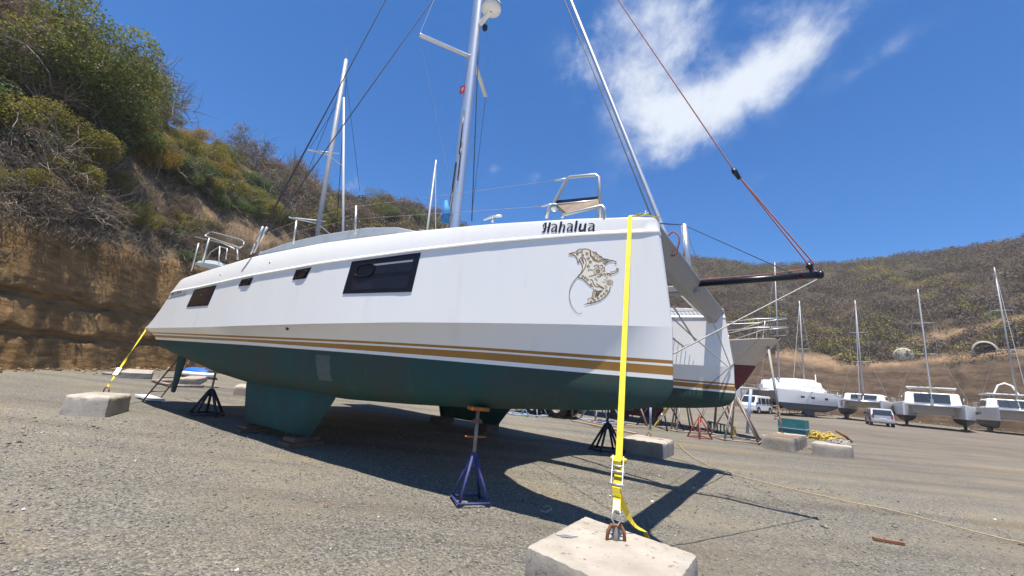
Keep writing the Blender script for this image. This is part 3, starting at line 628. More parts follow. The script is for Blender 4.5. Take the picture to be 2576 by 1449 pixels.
Z('in the middle of the left hillside slope', [(300, 260), (460, 280), (630, 390), (620, 480), (470, 470), (330, 400)], 26, ['shrub', 'gold', 'gold', 'shrub', 'greenshrub'], .9, 1.5)
Z('above the bare strip of the left hillside', [(370, 420), (560, 440), (650, 480), (690, 560), (600, 560), (480, 480)], 18, ['greenshrub', 'shrub', 'greenshrub'], .9, 1.4)
Z('on the skyline of the left hillside ridge', [(450, 240), (640, 340), (850, 470), (830, 520), (640, 440)], 26, ['brown', 'rust', 'bare', 'shrub', 'brown'], 1.0, 1.6)
Z('at the right end of the bare strip', [(640, 430), (760, 470), (800, 560), (720, 590), (650, 540)], 16, ['brown', 'bare', 'greenshrub'], 1.0, 1.5)
Z('on the distant ridge behind the thin left mast', [(740, 470), (1120, 520), (1150, 570), (760, 580)], 26, ['shrub', 'brown', 'greenshrub', 'shrub', 'brown'], 1.6, 2.4)
Z('on top of the brown earth cutting', [(0, 420), (300, 450), (470, 560), (640, 640), (420, 660), (0, 540)], 18, ['brown', 'brown', 'shrub', 'bare'], .5, .9)
Z('between the bare strip and the brown cutting', [(400, 500), (520, 560), (640, 615), (690, 650), (640, 690), (500, 690), (430, 640)], 22, ['shrub', 'brown', 'brown', 'greenshrub'], .5, .85)
Z('just above the bare strip', [(300, 330), (640, 430), (700, 560), (560, 520), (400, 450)], 24, ['gold', 'shrub', 'greenshrub', 'brown'], .8, 1.25)
# the one big tree of the left skyline, and its companion
for (u, v, s, kd, k, lb) in [(190, 330, 1.75, 'tree', 0, 'biggest dark green tree on the left hillside, yellow-green top against the sky'),
                             (95, 300, 1.3, 'tree', 1, 'dark green tree leaning left of the biggest tree on the hillside'),
                             (265, 345, 1.0, 'tree', 2, 'small dark green tree right of the biggest tree on the hillside')]:
    h = hit_terrain(u, v); plant(kd, k, h[0]-np.array([0, 0, .3]), s, lb)
# dry cut brush heaped along the top of the cutting, tangled too thick to count
def build_brush():
    rng = np.random.default_rng(5); mb = MB(); cnt = 0
    while cnt < 900:
        u = rng.uniform(-40, 640); lo = np.interp(u, [0, 160, 300, 480, 640], [560, 615, 650, 700, 690]); hi = np.interp(u, [0, 130, 300, 450, 560, 640], [385, 400, 430, 500, 590, 650])
        v = rng.uniform(hi, lo); h = hit_terrain(u, v)
        if h is None: continue
        p = h[0]; d = rng.normal(size=3); d[2] = abs(d[2])*.5+.1; d /= np.linalg.norm(d); L = rng.uniform(.35, 1.15); p = p+np.array([0, 0, rng.uniform(0, .45)]); pts = [p]; q = p
        r0 = rng.uniform(.005, .014)
        for s in range(5): d = d+rng.normal(size=3)*.28; d[2] -= .12; d /= np.linalg.norm(d); q = q+d*L/5; pts.append(q)
        mb.tube(pts, [r0*(1-.15*s) for s in range(6)], 3, cap=False)
        for s in range(5):
            dd = d+rng.normal(size=3)*.9; dd /= np.linalg.norm(dd); a = [pts[rng.integers(1, 6)]]
            for _ in range(3): dd = dd+rng.normal(size=3)*.3; dd /= np.linalg.norm(dd); a.append(a[-1]+dd*L*.15)
            mb.tube(a, [r0*.55, r0*.45, r0*.35, r0*.2], 3, cap=False)
        cnt += 1
    o = mb.build('dry_brush', 'twig', kind='stuff'); tag(o, 'tangled grey dead branches along the top of the brown earth cutting', 'dead branches')
    n = 9000; P = []; rg = np.random.default_rng(9)
    while len(P) < n:
        u = rg.uniform(-60, 900); lo = np.interp(u, [0, 160, 300, 480, 900], [575, 628, 662, 715, 640]); hi = np.interp(u, [0, 130, 300, 450, 560, 640, 900], [330, 350, 400, 470, 500, 520, 540])
        h = hit_terrain(u, rg.uniform(hi, lo))
        if h is None or bare_at(*azel(u, lo)) > .4: continue
        for _ in range(6): P.append(h[0]+rg.normal(size=3)*np.array([.35, .35, .12]))
    P = np.array(P); nrm = rg.normal(size=(len(P), 3))*.35; nrm[:, 2] = rg.uniform(.5, 1, len(P)); nrm /= np.linalg.norm(nrm, axis=1)[:, None]
    s = rg.uniform(.12, .4, len(P))[:, None]; side = np.cross(nrm, rg.normal(size=(len(P), 3))); side /= np.linalg.norm(side, axis=1)[:, None]
    V = np.stack([P-side*.02, P+side*.02, P+nrm*s], 1).reshape(-1, 3)
    o = fast_mesh('dry_grass', V, np.arange(3*len(P)).reshape(-1, 3), 'leaf_straw', tint=np.repeat(rg.random(len(P)), 3)); o['kind'] = 'stuff'; tag(o, 'dry brown grass and twigs covering the ground on the left hillside', 'dry grass')
build_brush()
# far hillside: scrub that reads as one mass
def build_far_scrub():
    rng = np.random.default_rng(11)
    ms = ['leaf_brown', 'leaf_olive', 'leaf_green', 'leaf_rust']
    for mi, (m, nclump, lbl) in enumerate([('leaf_scrub', 5200, 'brown leafless scrub covering the far hillside'), ('leaf_olive', 600, 'olive green bushes mixed into the far hillside scrub'), ('leaf_green', 190, 'dark green bushes mixed into the far hillside scrub'), ('leaf_rust', 130, 'rust-coloured bushes mixed into the far hillside scrub')]):
        Ps = []; Ts = []; Ss = []; c = 0; t = 0
        while c < nclump and t < nclump*30:
            t += 1; az = rng.uniform(-24, 62); i = int((az-AZ[0])/.25); j = rng.integers(len(PROF)+1, len(PROF)+NS)
            w = rng.random(); r = TR[j, i]*(1-w)+TR[j+1, i]*w; z = TZ[j, i]*(1-w)+TZ[j+1, i]*w; el = math.degrees(math.atan2(z-CAM_H, r))
            if bare_at(az, el) > .1: continue
            if az < -4 and rng.random() < .5: continue
            pn = float(fbm(np.array([az*.22]), np.array([el*.35]), 60+mi)[0])
            if mi and pn < .05: continue
            a = math.radians(az); s = rng.uniform(1.0, 2.3); n = 120
            d = rng.normal(size=(n, 3)); d /= np.linalg.norm(d, axis=1)[:, None]; d[:, 2] = np.abs(d[:, 2])
            p = np.array([math.sin(a)*r, math.cos(a)*r, z])+d*s*(.6+.5*rng.random((n, 1)))*np.array([1, 1, .85])
            Ps.append(p); Ts.append(np.clip(.25+.3*rng.random()+.28*rng.random(n), 0, 1)); Ss.append(np.full(n, s*.075)); c += 1
        P = np.concatenate(Ps); T = np.concatenate(Ts); sz = np.concatenate(Ss)
        V, Fc, tt = leaf_quads(P, sz, rng, .5, T, .7)
        o = fast_mesh('far_scrub', V, Fc, m, tint=tt); o['kind'] = 'stuff'; tag(o, lbl, 'scrub')
build_far_scrub()
# ================================================================== MAIN CATAMARAN
cat = thing('catamaran', 'big white catamaran with green bottom, gold stripes and Hahalua on its bow', 'catamaran', BO, -BA)
YC = [(-12.5, .58), (-11.5, .655), (-10, .70), (-7, .75), (-5, .72), (-3.2, .60), (-2, .46), (-1, .28), (-.5, .155), (-.2, .07), (-.05, .03), (0, .016), (3, .016)]
ZS = [(-12, 1.9), (-11.82, 1.98), (-11.71, 2.12), (-11.26, 2.44), (-10.56, 2.866), (-10.28, 2.984), (-9.39, 3.05), (-8.51, 3.108), (-7.21, 3.188), (-5.25, 3.227), (-3.54, 3.224), (-2.25, 3.21), (-.77, 3.178), (0, 3.15)]
ZB = [(-12, 1.9), (-10.7, 2.66), (-10.6, 2.681), (-9.15, 2.715), (-7.5, 2.789), (-5.1, 2.868), (-3.1, 2.924), (-1.43, 2.968), (-.76, 2.983), (0, 2.997)]
ZC = [(-11.82, 1.875), (-8.7, 1.877), (-5.87, 1.913), (-3.29, 1.953), (-1.6, 1.963), (0, 1.974)]
Z1 = [(-11.6, 1.803), (-7.29, 1.755), (-4.09, 1.725), (-2.12, 1.694), (-.73, 1.665), (0, 1.652)]
Z2 = [(-11.66, 1.778), (-7.3, 1.722), (-4.1, 1.694), (-2.12, 1.663), (-.73, 1.629), (0, 1.617)]
Z3 = [(-11.68, 1.751), (-7.35, 1.702), (-4.1, 1.668), (-2.13, 1.641), (-.73, 1.609), (0, 1.594)]
Z4 = [(-11.8, 1.70), (-7.4, 1.657), (-4.15, 1.594), (-2.14, 1.555), (-.73, 1.52), (0, 1.506)]
ZW = [(-11.84, 1.646), (-7.46, 1.602), (-4.17, 1.551), (-2.15, 1.505), (-.73, 1.475), (0, 1.464)]
ZK = [(-12.1, 1.58), (-11.27, 1.345), (-9, 1.015), (-7.34, .87), (-4.8, .862), (-3.48, .912), (-2.19, .98), (-.74, 1.105), (-.25, 1.17), (-.06, 1.25), (0, 1.3)]
yc = lambda X: interp(X, YC)
def flare(X): return interp(X, [(-1.2, .42), (-.6, .42), (-.3, .38), (-.1, .32), (0, .2)])
def under(X, z): return 1-flare(X)*(1-(1-np.clip((interp(X, ZC)-z)/np.maximum(interp(X, ZC)-interp(X, ZW), .05), 0, 1))**1.7)
# rows: (z(X), y fraction(X), extra y, stem x, stern x, material of the strip below)
def rows():
    zs, zb, zc = (lambda X: interp(X, ZS)), (lambda X: np.minimum(interp(X, ZB), interp(X, ZS)-.02)), (lambda X: np.minimum(interp(X, ZC), interp(X, ZS)-.04))
    R = []
    add = lambda z, f, e, a, b, m: R.append((z, f, e, a, b, m))
    add(zs, lambda X: .92+0*X, 0, -.19, -10.30, 0)
    add(lambda X: zs(X)-.008, lambda X: .955+0*X, 0, -.165, -10.33, 0)
    add(lambda X: zs(X)-.035, lambda X: .97+0*X, 0, -.15, -10.37, 0)
    add(lambda X: zb(X)+.035, lambda X: .985+0*X, 0, -.140, -10.62, 0)
    add(lambda X: zb(X)+.010, lambda X: 1.0+0*X, .012, -.128, -10.64, 0)
    add(lambda X: zb(X)-.008, lambda X: 1.0+0*X, .012, -.128, -10.66, 0)
    add(lambda X: zb(X)-.016, lambda X: .985+0*X, 0, -.135, -10.68, 0)
    for w in (.25, .5, .75):
        add(lambda X, w=w: zb(X)*(1-w)+zc(X)*w, lambda X, w=w: .985+.015*w+0*X, 0, -.135*(1-w), -10.68*(1-w)-11.82*w-.12*math.sin(w*math.pi), 0)
    add(lambda X: zc(X)+.006, lambda X: 1.0+0*X, 0, 0, -11.82, 0)
    add(lambda X: zc(X)-.012, lambda X: under(X, interp(X, ZC)-.02)-.006, 0, 0, -11.82, 0)
    for Z, m in ((Z1, 1), (Z2, 0), (Z3, 1), (Z4, 0), (ZW, 2)):
        add(lambda X, Z=Z: interp(X, Z), lambda X, Z=Z: under(X, interp(X, Z)), 0, 0, -11.80, m)
    fw_ = lambda X: 1-flare(X)
    for w, f, sx, ex in ((.25, 1.0, 0, -11.75), (.5, .93, 0, -11.7), (.72, .76, -.02, -11.6), (.87, .52, -.06, -11.5), (.97, .2, -.1, -11.4), (1., .0, -.12, -11.35)):
        add(lambda X, w=w: interp(X, ZW)*(1-w)+interp(X, ZK)*w, lambda X, f=f: f*fw_(X), 0, sx, ex, 2)
    return R
ROWS = rows()
BREAKS = set()
for q in (10, 4):                                                       # hard edges: the chine and the lip of the deck moulding
    ROWS.insert(q, ROWS[q]); BREAKS = {b+1 if b >= q else b for b in BREAKS} | {q}
def hull_y(X, Z):
    X = float(X); zz = np.array([float(r[0](X)) for r in ROWS]); yy = np.array([float(r[1](X)*yc(X)+r[2]) for r in ROWS])
    return float(np.interp(-Z, -zz, yy))
def build_hull(name, Y0):
    t = np.concatenate([np.linspace(0, .12, 16)[:-1]**1.0, np.linspace(.12, .86, 26)[:-1], np.linspace(.86, 1, 9)]); nc = len(t); V = []; nr = len(ROWS)
    for z, f, e, a, b, m in ROWS:
        X = a+(b-a)*t; y = np.maximum(f(X)*yc(X), .010 if f(np.array([-5.]))[0] > .01 else 0)+e*np.clip(-X/.3, .15, 1); V.append(np.stack([X, -y, z(X)], -1))
    V = np.array(V); mb = MB(); vs = V.reshape(-1, 3).tolist(); vm = (V*np.array([1, -1, 1])).reshape(-1, 3).tolist(); K = nr*nc
    allv = [(x, y+Y0, z) for x, y, z in vs+vm]; by = {}
    def F(face, m): by.setdefault(m, []).append(face)
    for i in range(nr-1):
        if i in BREAKS: continue
        for j in range(nc-1):
            a = i*nc+j; F((a, a+1, a+nc+1, a+nc), ROWS[i][5]); F((K+a, K+a+nc, K+a+nc+1, K+a+1), ROWS[i][5])
        a = i*nc; F((a, a+nc, K+a+nc, K+a), ROWS[i][5])                   # stem
        a = i*nc+nc-1; F((a, K+a, K+a+nc, a+nc), ROWS[i][5])              # transom
    for j in range(nc-1): F((j, K+j, K+j+1, j+1), 3)                       # deck
    fs = []; ms = []
    for m, l in by.items(): fs += l; ms += [m]*len(l)
    me = bpy.data.meshes.new(name); me.from_pydata(allv, [], fs)
    for k in ('white', 'gold', 'green', 'deckwhite'): me.materials.append(M[k])
    me.polygons.foreach_set('material_index', ms); me.polygons.foreach_set('use_smooth', [True]*len(fs)); me.update()
    try: me.set_sharp_from_angle(angle=math.radians(22))
    except Exception: pass
    o = bpy.data.objects.new(name, me); COL.objects.link(o); o.parent = cat; return o
hull_near = build_hull('hull', 0); hull_far = build_hull('hull', BB)
def sk(X, Z, off=.004): return (X, -hull_y(X, Z)-off, Z)
# windows in the near topside
def on_hull(mb, quad, off, thick, m=0, nx=8, ny=2):
    """slab following the hull surface over a quad (top-left, top-right, bottom-right, bottom-left) of (X, Z)"""
    tl, tr, br, bl = [np.array(p, float) for p in quad]; G = []
    for o in (off, off-thick):
        for j in range(ny+1):
            for i in range(nx+1):
                u, v = i/nx, j/ny; p = (tl*(1-u)+tr*u)*(1-v)+(bl*(1-u)+br*u)*v; G.append(sk(p[0], p[1], o))
    k = (nx+1)*(ny+1); fs = []
    for j in range(ny):
        for i in range(nx): a = j*(nx+1)+i; fs += [(a, a+nx+1, a+nx+2, a+1)]
    e = [j*(nx+1) for j in range(ny+1)]; e2 = [j*(nx+1)+nx for j in range(ny+1)]; tp = list(range(nx+1)); bt = [ny*(nx+1)+i for i in range(nx+1)]
    for L_ in (e, e2, tp, bt): fs += [(a, b, b+k, a+k) for a, b in zip(L_[:-1], L_[1:])]
    return mb.add(G, fs, m)
def sub(quad, u0, u1, v0, v1):
    tl, tr, br, bl = [np.array(p, float) for p in quad]; f = lambda u, v: (tl*(1-u)+tr*u)*(1-v)+(bl*(1-u)+br*u)*v
    return [f(u0, v0), f(u1, v0), f(u1, v1), f(u0, v1)]
def ring_on(quad, off, rad, m, name, parent, rc=.3):
    tl, tr, br, bl = [np.array(p, float) for p in quad]; f = lambda u, v: (tl*(1-u)+tr*u)*(1-v)+(bl*(1-u)+br*u)*v
    P = []
    for cx, cy, a0 in ((1-rc, 1-rc, 0), (rc, 1-rc, 90), (rc, rc, 180), (1-rc, rc, 270)):
        for q in range(5): a = math.radians(a0+q*22.5); P.append((cx+math.cos(a)*rc, cy+math.sin(a)*rc))
    return MB().tube([sk(*f(u, v), off) for u, v in P], rad, 6, closed=True).build(name, m, parent)
WIN = [[(-4.349, 2.932), (-3.064, 2.915), (-3.125, 2.361), (-4.428, 2.373)], [(-5.678, 2.893), (-5.283, 2.895), (-5.377, 2.655), (-5.732, 2.651)], [(-7.384, 2.848), (-6.988, 2.864), (-7.046, 2.634), (-7.454, 2.635)], [(-9.373, 2.812), (-8.395, 2.841), (-8.557, 2.315), (-9.556, 2.312)]]
for k, wq in enumerate(WIN):
    wq = [(x, min(z, float(interp(x, ZB))-.035)) for x, z in wq]
    w = on_hull(MB(), wq, .009, .014).build('window', 'winframe', cat)
    if k == 0:
        on_hull(MB(), sub(wq, .09, .94, .16, .47), .011, .003).build('pane', 'pane', w); on_hull(MB(), sub(wq, .10, .94, .58, .90), .011, .003).build('pane', 'pane', w)
        pl = sub(wq, .13, .40, .15, .50); on_hull(MB(), sub(pl, .06, .94, .06, .94), .016, .004).build('opening_port', 'winframe', w); ring_on(pl, .019, .011, 'winframe', 'port_rim', w)
        on_hull(MB(), sub(wq, .36, .93, .17, .22), .0125, .001, nx=4, ny=1).build('blind', 'greycover', w)
    elif k == 3: on_hull(MB(), sub(wq, .06, .95, .06, .93), .011, .003).build('pane', 'pane', w); on_hull(MB(), sub(wq, .44, .52, .38, .40), .013, .002, nx=2, ny=1).build('latch', 'steel', w)
    else: pl = sub(wq, .2, .86, .2, .86); on_hull(MB(), sub(pl, .05, .95, .05, .95), .012, .003).build('pane', 'pane', w); ring_on(pl, .015, .009, 'winframe', 'port_rim', w)
# ---- flat stroke lettering and decal
def stroke(mb, pts, w, off, m=0, cap=True, to=None):
    P = np.array(pts, float)
    if len(P) > 2:                                                        # smooth the polyline
        Q = [P[0]]
        for i in range(len(P)-1):
            p0, p1, p2, p3 = P[max(i-1, 0)], P[i], P[i+1], P[min(i+2, len(P)-1)]
            for t in (1/3, 2/3, 1.): Q.append(.5*((2*p1)+(-p0+p2)*t+(2*p0-5*p1+4*p2-p3)*t*t+(-p0+3*p1-3*p2+p3)*t**3))
        P = np.array(Q)
    n = len(P); ws = w if hasattr(w, '__len__') else [w]*2; ws = np.interp(np.linspace(0, 1, n), np.linspace(0, 1, len(ws)), ws)
    d = np.gradient(P, axis=0); d /= np.maximum(np.linalg.norm(d, axis=1)[:, None], 1e-9); nr = np.stack([-d[:, 1], d[:, 0]], 1)
    A = P+nr*ws[:, None]/2; B = P-nr*ws[:, None]/2; vs = [to(*p, off) for p in A]+[to(*p, off) for p in B]; fs = [(i, i+1, n+i+1, n+i) for i in range(n-1)]
    mb.add(vs, fs, m)
    if cap:
        for p, r in ((P[0], ws[0]/2), (P[-1], ws[-1]/2)):
            c = [to(p[0]+r*math.cos(a), p[1]+r*math.sin(a), off+.0004) for a in np.linspace(0, 6.283, 11)[:-1]]; mb.add(c, [tuple(range(10))], m)
def bil(x0, x1, y0, y1, P00, P10, P01, P11):
    P00, P10, P01, P11 = map(np.array, (P00, P10, P01, P11))
    def f(x, y, off):
        u = (x-x0)/(x1-x0); v = (y-y0)/(y1-y0); p = (P00*(1-u)+P10*u)*(1-v)+(P01*(1-u)+P11*u)*v
        return sk(p[0], p[1], off)
    return f
nm = bil(155, 922, 114, 269, (-1.386, 3.161), (-.78, 3.143), (-1.377, 3.028), (-.776, 3.021))   # survey frame of the name
def N8(x, y, off): # from lettering sketch units
    u = (1700+x/5.724)/1.26708; v = (540+y/5.724)/1.26708
    a = (u-1363)/134; b = (v-(560-4*a))/(27-1*a)
    X = -1.386+.606*a+.006*b*(1-a); Z = 3.161-.018*a-(.133-.011*a)*b
    return sk(X, Z, off)
name = MB(); T = 40
for pts, w in [([(232, 975), (222, 1060), (205, 1125)], [30, T]), ([(232, 978), (205, 985), (180, 1020), (182, 1048)], [22, 15]), ([(205, 1130), (180, 1140), (168, 1142)], [26, 24]), ([(308, 980), (290, 1060), (275, 1135)], [T, T]), ([(185, 1082), (230, 1062), (300, 1050)], [10, 13]), ([(340, 1008), (380, 998), (425, 1012), (438, 1040), (428, 1100), (432, 1130)], [14, 26, T]), ([(425, 1062), (385, 1060), (350, 1090), (352, 1128), (385, 1132), (425, 1100)], [14, 26, 16]), ([(522, 965), (508, 1050), (492, 1135)], [T, T]), ([(505, 1060), (540, 1020), (575, 1018), (590, 1040), (575, 1100), (572, 1132)], [12, 24, T]), ([(640, 1005), (680, 992), (718, 1006), (730, 1035), (722, 1095), (726, 1126)], [14, 26, T]), ([(718, 1056), (680, 1056), (645, 1086), (648, 1124), (680, 1128), (718, 1095)], [14, 26, 16]), ([(808, 955), (798, 1040), (788, 1122)], [T, T]), ([(880, 1008), (866, 1070), (868, 1108), (895, 1124), (930, 1108), (955, 1060)], [T, T, 18]), ([(966, 1004), (956, 1060), (958, 1118)], [T, T]), ([(1022, 1000), (1060, 988), (1100, 1000), (1114, 1030), (1106, 1090), (1112, 1118)], [14, 26, T]), ([(1102, 1052), (1062, 1052), (1028, 1082), (1030, 1118), (1062, 1122), (1102, 1090)], [14, 26, 16])]:
    stroke(name, pts, w, .0045, to=N8)
name.build('name_lettering', 'navy', cat)
def MC(x, y, off):
    u = (1700+x/4.83)/1.26708; v = (750+y/4.83)/1.26708
    a = (u-1425)/130; b = (v-635)/155
    X = (-1.075*(1-a)-.53*a)*(1-b)+(-1.038*(1-a)-.514*a)*b; Z = (2.783*(1-a)+2.773*a)*(1-b)+(2.084*(1-a)+2.099*a)*b
    return sk(X, Z, off)
body = [(545, 292), (600, 275), (665, 258), (700, 225), (750, 212), (820, 212), (868, 224), (960, 268), (1040, 330), (1100, 368), (1180, 388), (1130, 440), (1112, 500), (1130, 570), (1160, 600), (1205, 625), (1205, 700), (1205, 800), (1180, 870), (1120, 950), (1040, 1010), (950, 1040), (870, 1050), (850, 1010), (915, 985), (930, 900), (945, 835), (940, 800), (880, 775), (830, 730), (770, 680), (690, 655), (748, 590), (768, 520), (758, 450), (720, 385), (708, 432), (690, 400), (650, 315), (600, 300)]
fill = MB(); cen = np.array([(900, 560)])
from mathutils.geometry import tessellate_polygon
tri = tessellate_polygon([[Vector((x, y, 0)) for x, y in body]]); fill.add([MC(x, y, .0025) for x, y in body], [tuple(t) for t in tri]); fill.build('ray_emblem_fill', 'cream', cat)
ink = MB(); I = lambda pts, w=11: stroke(ink, pts, w, .0045, to=MC, cap=False)
for pts in [[(545, 290), (590, 275), (650, 262), (720, 262), (770, 290), (790, 318), (750, 310)], [(545, 292), (600, 297), (650, 315), (685, 365), (690, 415), (710, 437), (712, 385), (725, 362)], [(720, 385), (760, 450), (768, 520), (745, 590), (690, 645)], [(745, 335), (800, 360), (825, 420), (810, 500), (760, 580), (700, 645)], [(670, 250), (700, 225), (750, 212), (772, 235), (755, 252), (737, 240)], [(775, 210), (820, 212), (860, 220), (885, 240), (890, 320), (920, 345), (935, 385), (980, 405), (1020, 415), (1090, 395), (1160, 375)], [(897, 230), (903, 315), (935, 335), (950, 375), (1010, 400), (1060, 385), (1135, 375)], [(915, 255), (960, 270), (1040, 330), (1090, 365), (1180, 385)], [(1120, 450), (1160, 420), (1220, 405), (1265, 415), (1285, 430), (1275, 445), (1262, 435)], [(1170, 395), (1230, 398), (1285, 420)], [(1190, 580), (1240, 575), (1285, 555), (1305, 530), (1295, 520), (1285, 535)], [(1150, 600), (1220, 605), (1290, 580), (1318, 545), (1305, 520)], [(730, 350), (770, 370), (785, 420), (790, 445), (770, 400), (748, 372)], [(665, 285), (690, 300), (705, 290), (690, 280)], [(945, 490), (985, 465), (1025, 480), (1000, 492)], [(1035, 475), (1080, 470), (1068, 492)], [(850, 555), (880, 538), (930, 545)], [(870, 645), (930, 628), (960, 615), (975, 632)], [(990, 650), (1040, 645), (1070, 615), (1030, 625)], [(1075, 625), (1110, 600), (1125, 625), (1110, 640)], [(1070, 520), (1100, 500), (1110, 540), (1090, 560), (1120, 565)], [(690, 655), (770, 680), (830, 730), (880, 780), (940, 805)], [(885, 690), (920, 700), (940, 750), (980, 800), (1030, 800), (1100, 835)], [(985, 750), (1030, 785), (1105, 830)], [(945, 835), (930, 900), (915, 985)], [(962, 850), (947, 930), (942, 985)], [(1195, 805), (1180, 870), (1120, 950), (1040, 1010), (950, 1040), (870, 1060)], [(850, 1010), (870, 985), (920, 975), (940, 1000)], [(960, 665), (975, 690), (1000, 705)]]: I(pts)
I([(690, 655), (640, 710), (590, 790), (562, 880), (562, 970), (585, 1060), (630, 1140), (680, 1195), (720, 1212), (762, 1190)], [13, 9, 5]); I([(870, 1052), (830, 1065), (790, 1075)], [22, 12, 5])
for a, b in (((1085, 425), (1122, 462)), ((1108, 408), (1150, 440)), ((1145, 590), (1152, 636)), ((1175, 595), (1180, 640)), ((1208, 600), (1200, 640)), ((1135, 397), (1175, 420))): I([a, b], [18, 8])
for a, b in (((1105, 690), (1140, 705)), ((1075, 728), (1125, 735)), ((1110, 800), (1140, 780)), ((1135, 650), (1155, 680)), ((1120, 835), (1150, 800))): I([a, b], 8)
def spiral(cx, cy, r, a0=0, turns=1.3): I([(cx+r*(1-.6*q)*math.cos(a0+q*turns*6.283), cy+r*(1-.6*q)*math.sin(a0+q*turns*6.283)) for q in np.linspace(0, 1, 8)], 8)
for x, y in ((775, 645), (815, 665), (850, 695), (905, 768), (1145, 868), (1105, 912), (1065, 945), (1015, 980), (960, 1012), (905, 1032)): spiral(x, y, 20, 2.5)
for x, y, r in ((965, 285, 26), (980, 350, 30), (1045, 345, 22), (1190, 738, 46), (1188, 738, 22), (1010, 560, 66), (1010, 560, 34), (690, 292, 16)): I([(x+r*math.cos(a), y+r*.8*math.sin(a)) for a in np.linspace(0, 6.283, 11)], 8)
for x, y in ((838, 288), (858, 362), (890, 418), (858, 485), (1012, 560)):
    for q in range(5): a = q*1.2566-.3; I([(x+6*math.cos(a), y+6*math.sin(a)), (x+27*math.cos(a), y+27*math.sin(a))], [8, 15])
for tr_ in ([(966, 842), (1000, 868), (1092, 852), (1050, 890), (972, 880)], [(970, 895), (1045, 892), (1010, 945), (962, 968)]): t3 = tessellate_polygon([[Vector((x, y, 0)) for x, y in tr_]]); ink.add([MC(x, y, .0045) for x, y in tr_], [tuple(t) for t in t3])
ink.build('ray_emblem', 'brownink', cat)
def text_mesh(body, size, to, name, m, parent, extr=0, font_shear=0):
    c = bpy.data.curves.new('txt', 'FONT'); c.body = body; c.size = size; c.shear = font_shear; c.resolution_u = 3; o = bpy.data.objects.new('txt', c); COL.objects.link(o)
    dg = bpy.context.evaluated_depsgraph_get(); me = bpy.data.meshes.new_from_object(o.evaluated_get(dg)); bpy.data.objects.remove(o); me.name = name
    for v in me.vertices: v.co = to(v.co.x, v.co.y)
    me.materials.clear(); me.materials.append(M[m]); r = bpy.data.objects.new(name, me); COL.objects.link(r); r.parent = parent; return r
M['greyink'] = mat('grey_lettering', (.16, .16, .18), .5, var=.1)
text_mesh('NAUTITECH', .105, lambda x, y: sk(-10.62+x, 2.595+.055*x+y, .004), 'maker_lettering', 'greyink', cat)
text_mesh('open', .06, lambda x, y: sk(-9.93+x, 2.615+.055*x+y, .004), 'maker_lettering', 'greyink', cat)
on_hull(MB(), [(-10.85, 2.555), (-9.78, 2.600), (-9.78, 2.588), (-10.85, 2.543)], .005, .004, nx=8, ny=1).build('lettering_underline', 'greyink', cat)
# ---- keels, rudders
def fin(poly, Y0, th, name, m, z_round=.5):
    mb = MB(); n = len(poly); P = np.array(poly, float); c = P.mean(0); vs = []
    for f, y in ((1, 0), (.86, .75), (.55, 1.0)):
        for s in (-1, 1): vs += [(c[0]+(p[0]-c[0])*f, Y0+s*y*th/2, c[1]+(p[1]-c[1])*(1-(1-f)*.5 if p[1] > c[1] else (1-(1-f)*.35))) for p in P]
    for k in range(2):
        for i in range(n):
            j = (i+1) % n; a = (2*k)*n; b = (2*k+2)*n; mb.add([], []); 
            mb.f.append((a+i, a+j, b+j, b+i)); mb.m.append(0); mb.sm.append(True)
            a += n; b += n; mb.f.append((a+j, a+i, b+i, b+j)); mb.m.append(0); mb.sm.append(True)
    mb.f += [tuple(4*n+i for i in range(n)), tuple(5*n+n-1-i for i in range(n))]; mb.m += [0, 0]; mb.sm += [True, True]; mb.v = vs
    return mb.build(name, m, cat)
KP = [(-7.93, 1.06), (-7.91, .87), (-7.69, .205), (-5.64, .185), (-5.15, .83), (-5.05, 1.06)]
for Y0 in (0, BB): fin(KP, Y0, .30, 'keel', 'keelgreen'); fin([(-11.32, 1.42), (-11.22, .47), (-11.08, .47), (-10.85, 1.42)], Y0, .07, 'rudder', 'keelgreen')
on_hull(MB(), [(-5.22, 1.50), (-4.86, 1.50), (-4.80, 1.12), (-5.12, 1.12)], .004, .003, nx=8, ny=14).build('hoist_patch', mat('worn_patch', (.09, .115, .10), .7, var=.25, scale=8), cat)
MB().lathe(sk(-5.72, 1.872, -.01), [(.03, 0), (.03, .02), (.018, .03)], 10, axis=(0, -1, 0)).build('outlet', 'jackblue', cat)
for X, Z in ((-8.35, 2.93), (-6.55, 3.02)): MB().lathe(sk(X, Z, -.01), [(.02, 0), (.02, .014), (.001, .02)], 10, axis=(0, -1, 0)).build('fitting', 'steel', cat)
# ---- bridgedeck with shaped forward edge, coachroof
plan = [(-11.0, .3), (-1.5, .3), (-2.15, .62), (-2.65, 1.02), (-2.86, 1.5), (-2.9, 2.35), (-2.9, 3.1), (-2.86, 3.95), (-2.65, 4.42), (-2.15, 4.82), (-1.5, BB-.3), (-11.0, BB-.3)]
MB().prism(plan, 2.02, 3.12).build('bridgedeck', 'white', cat, .04)
MB().prism([(-4.6, 1.35), (-4.2, 2.0), (-4.2, 3.4), (-4.6, 4.1), (-10.4, 4.2), (-10.4, 1.25)], 3.12, 4.14, fn=lambda x, y, z: (x-(.5 if (z > 3.5 and x > -5) else 0), y, z)).build('cabin', 'glass', cat, .05)
rf = MB(); sec = [(-10.9, 4.12, 4.24), (-9.6, 4.13, 4.40), (-8.2, 4.13, 4.44), (-6.6, 4.11, 4.40), (-5.6, 4.06, 4.25), (-4.85, 4.02, 4.07)]; vs = []
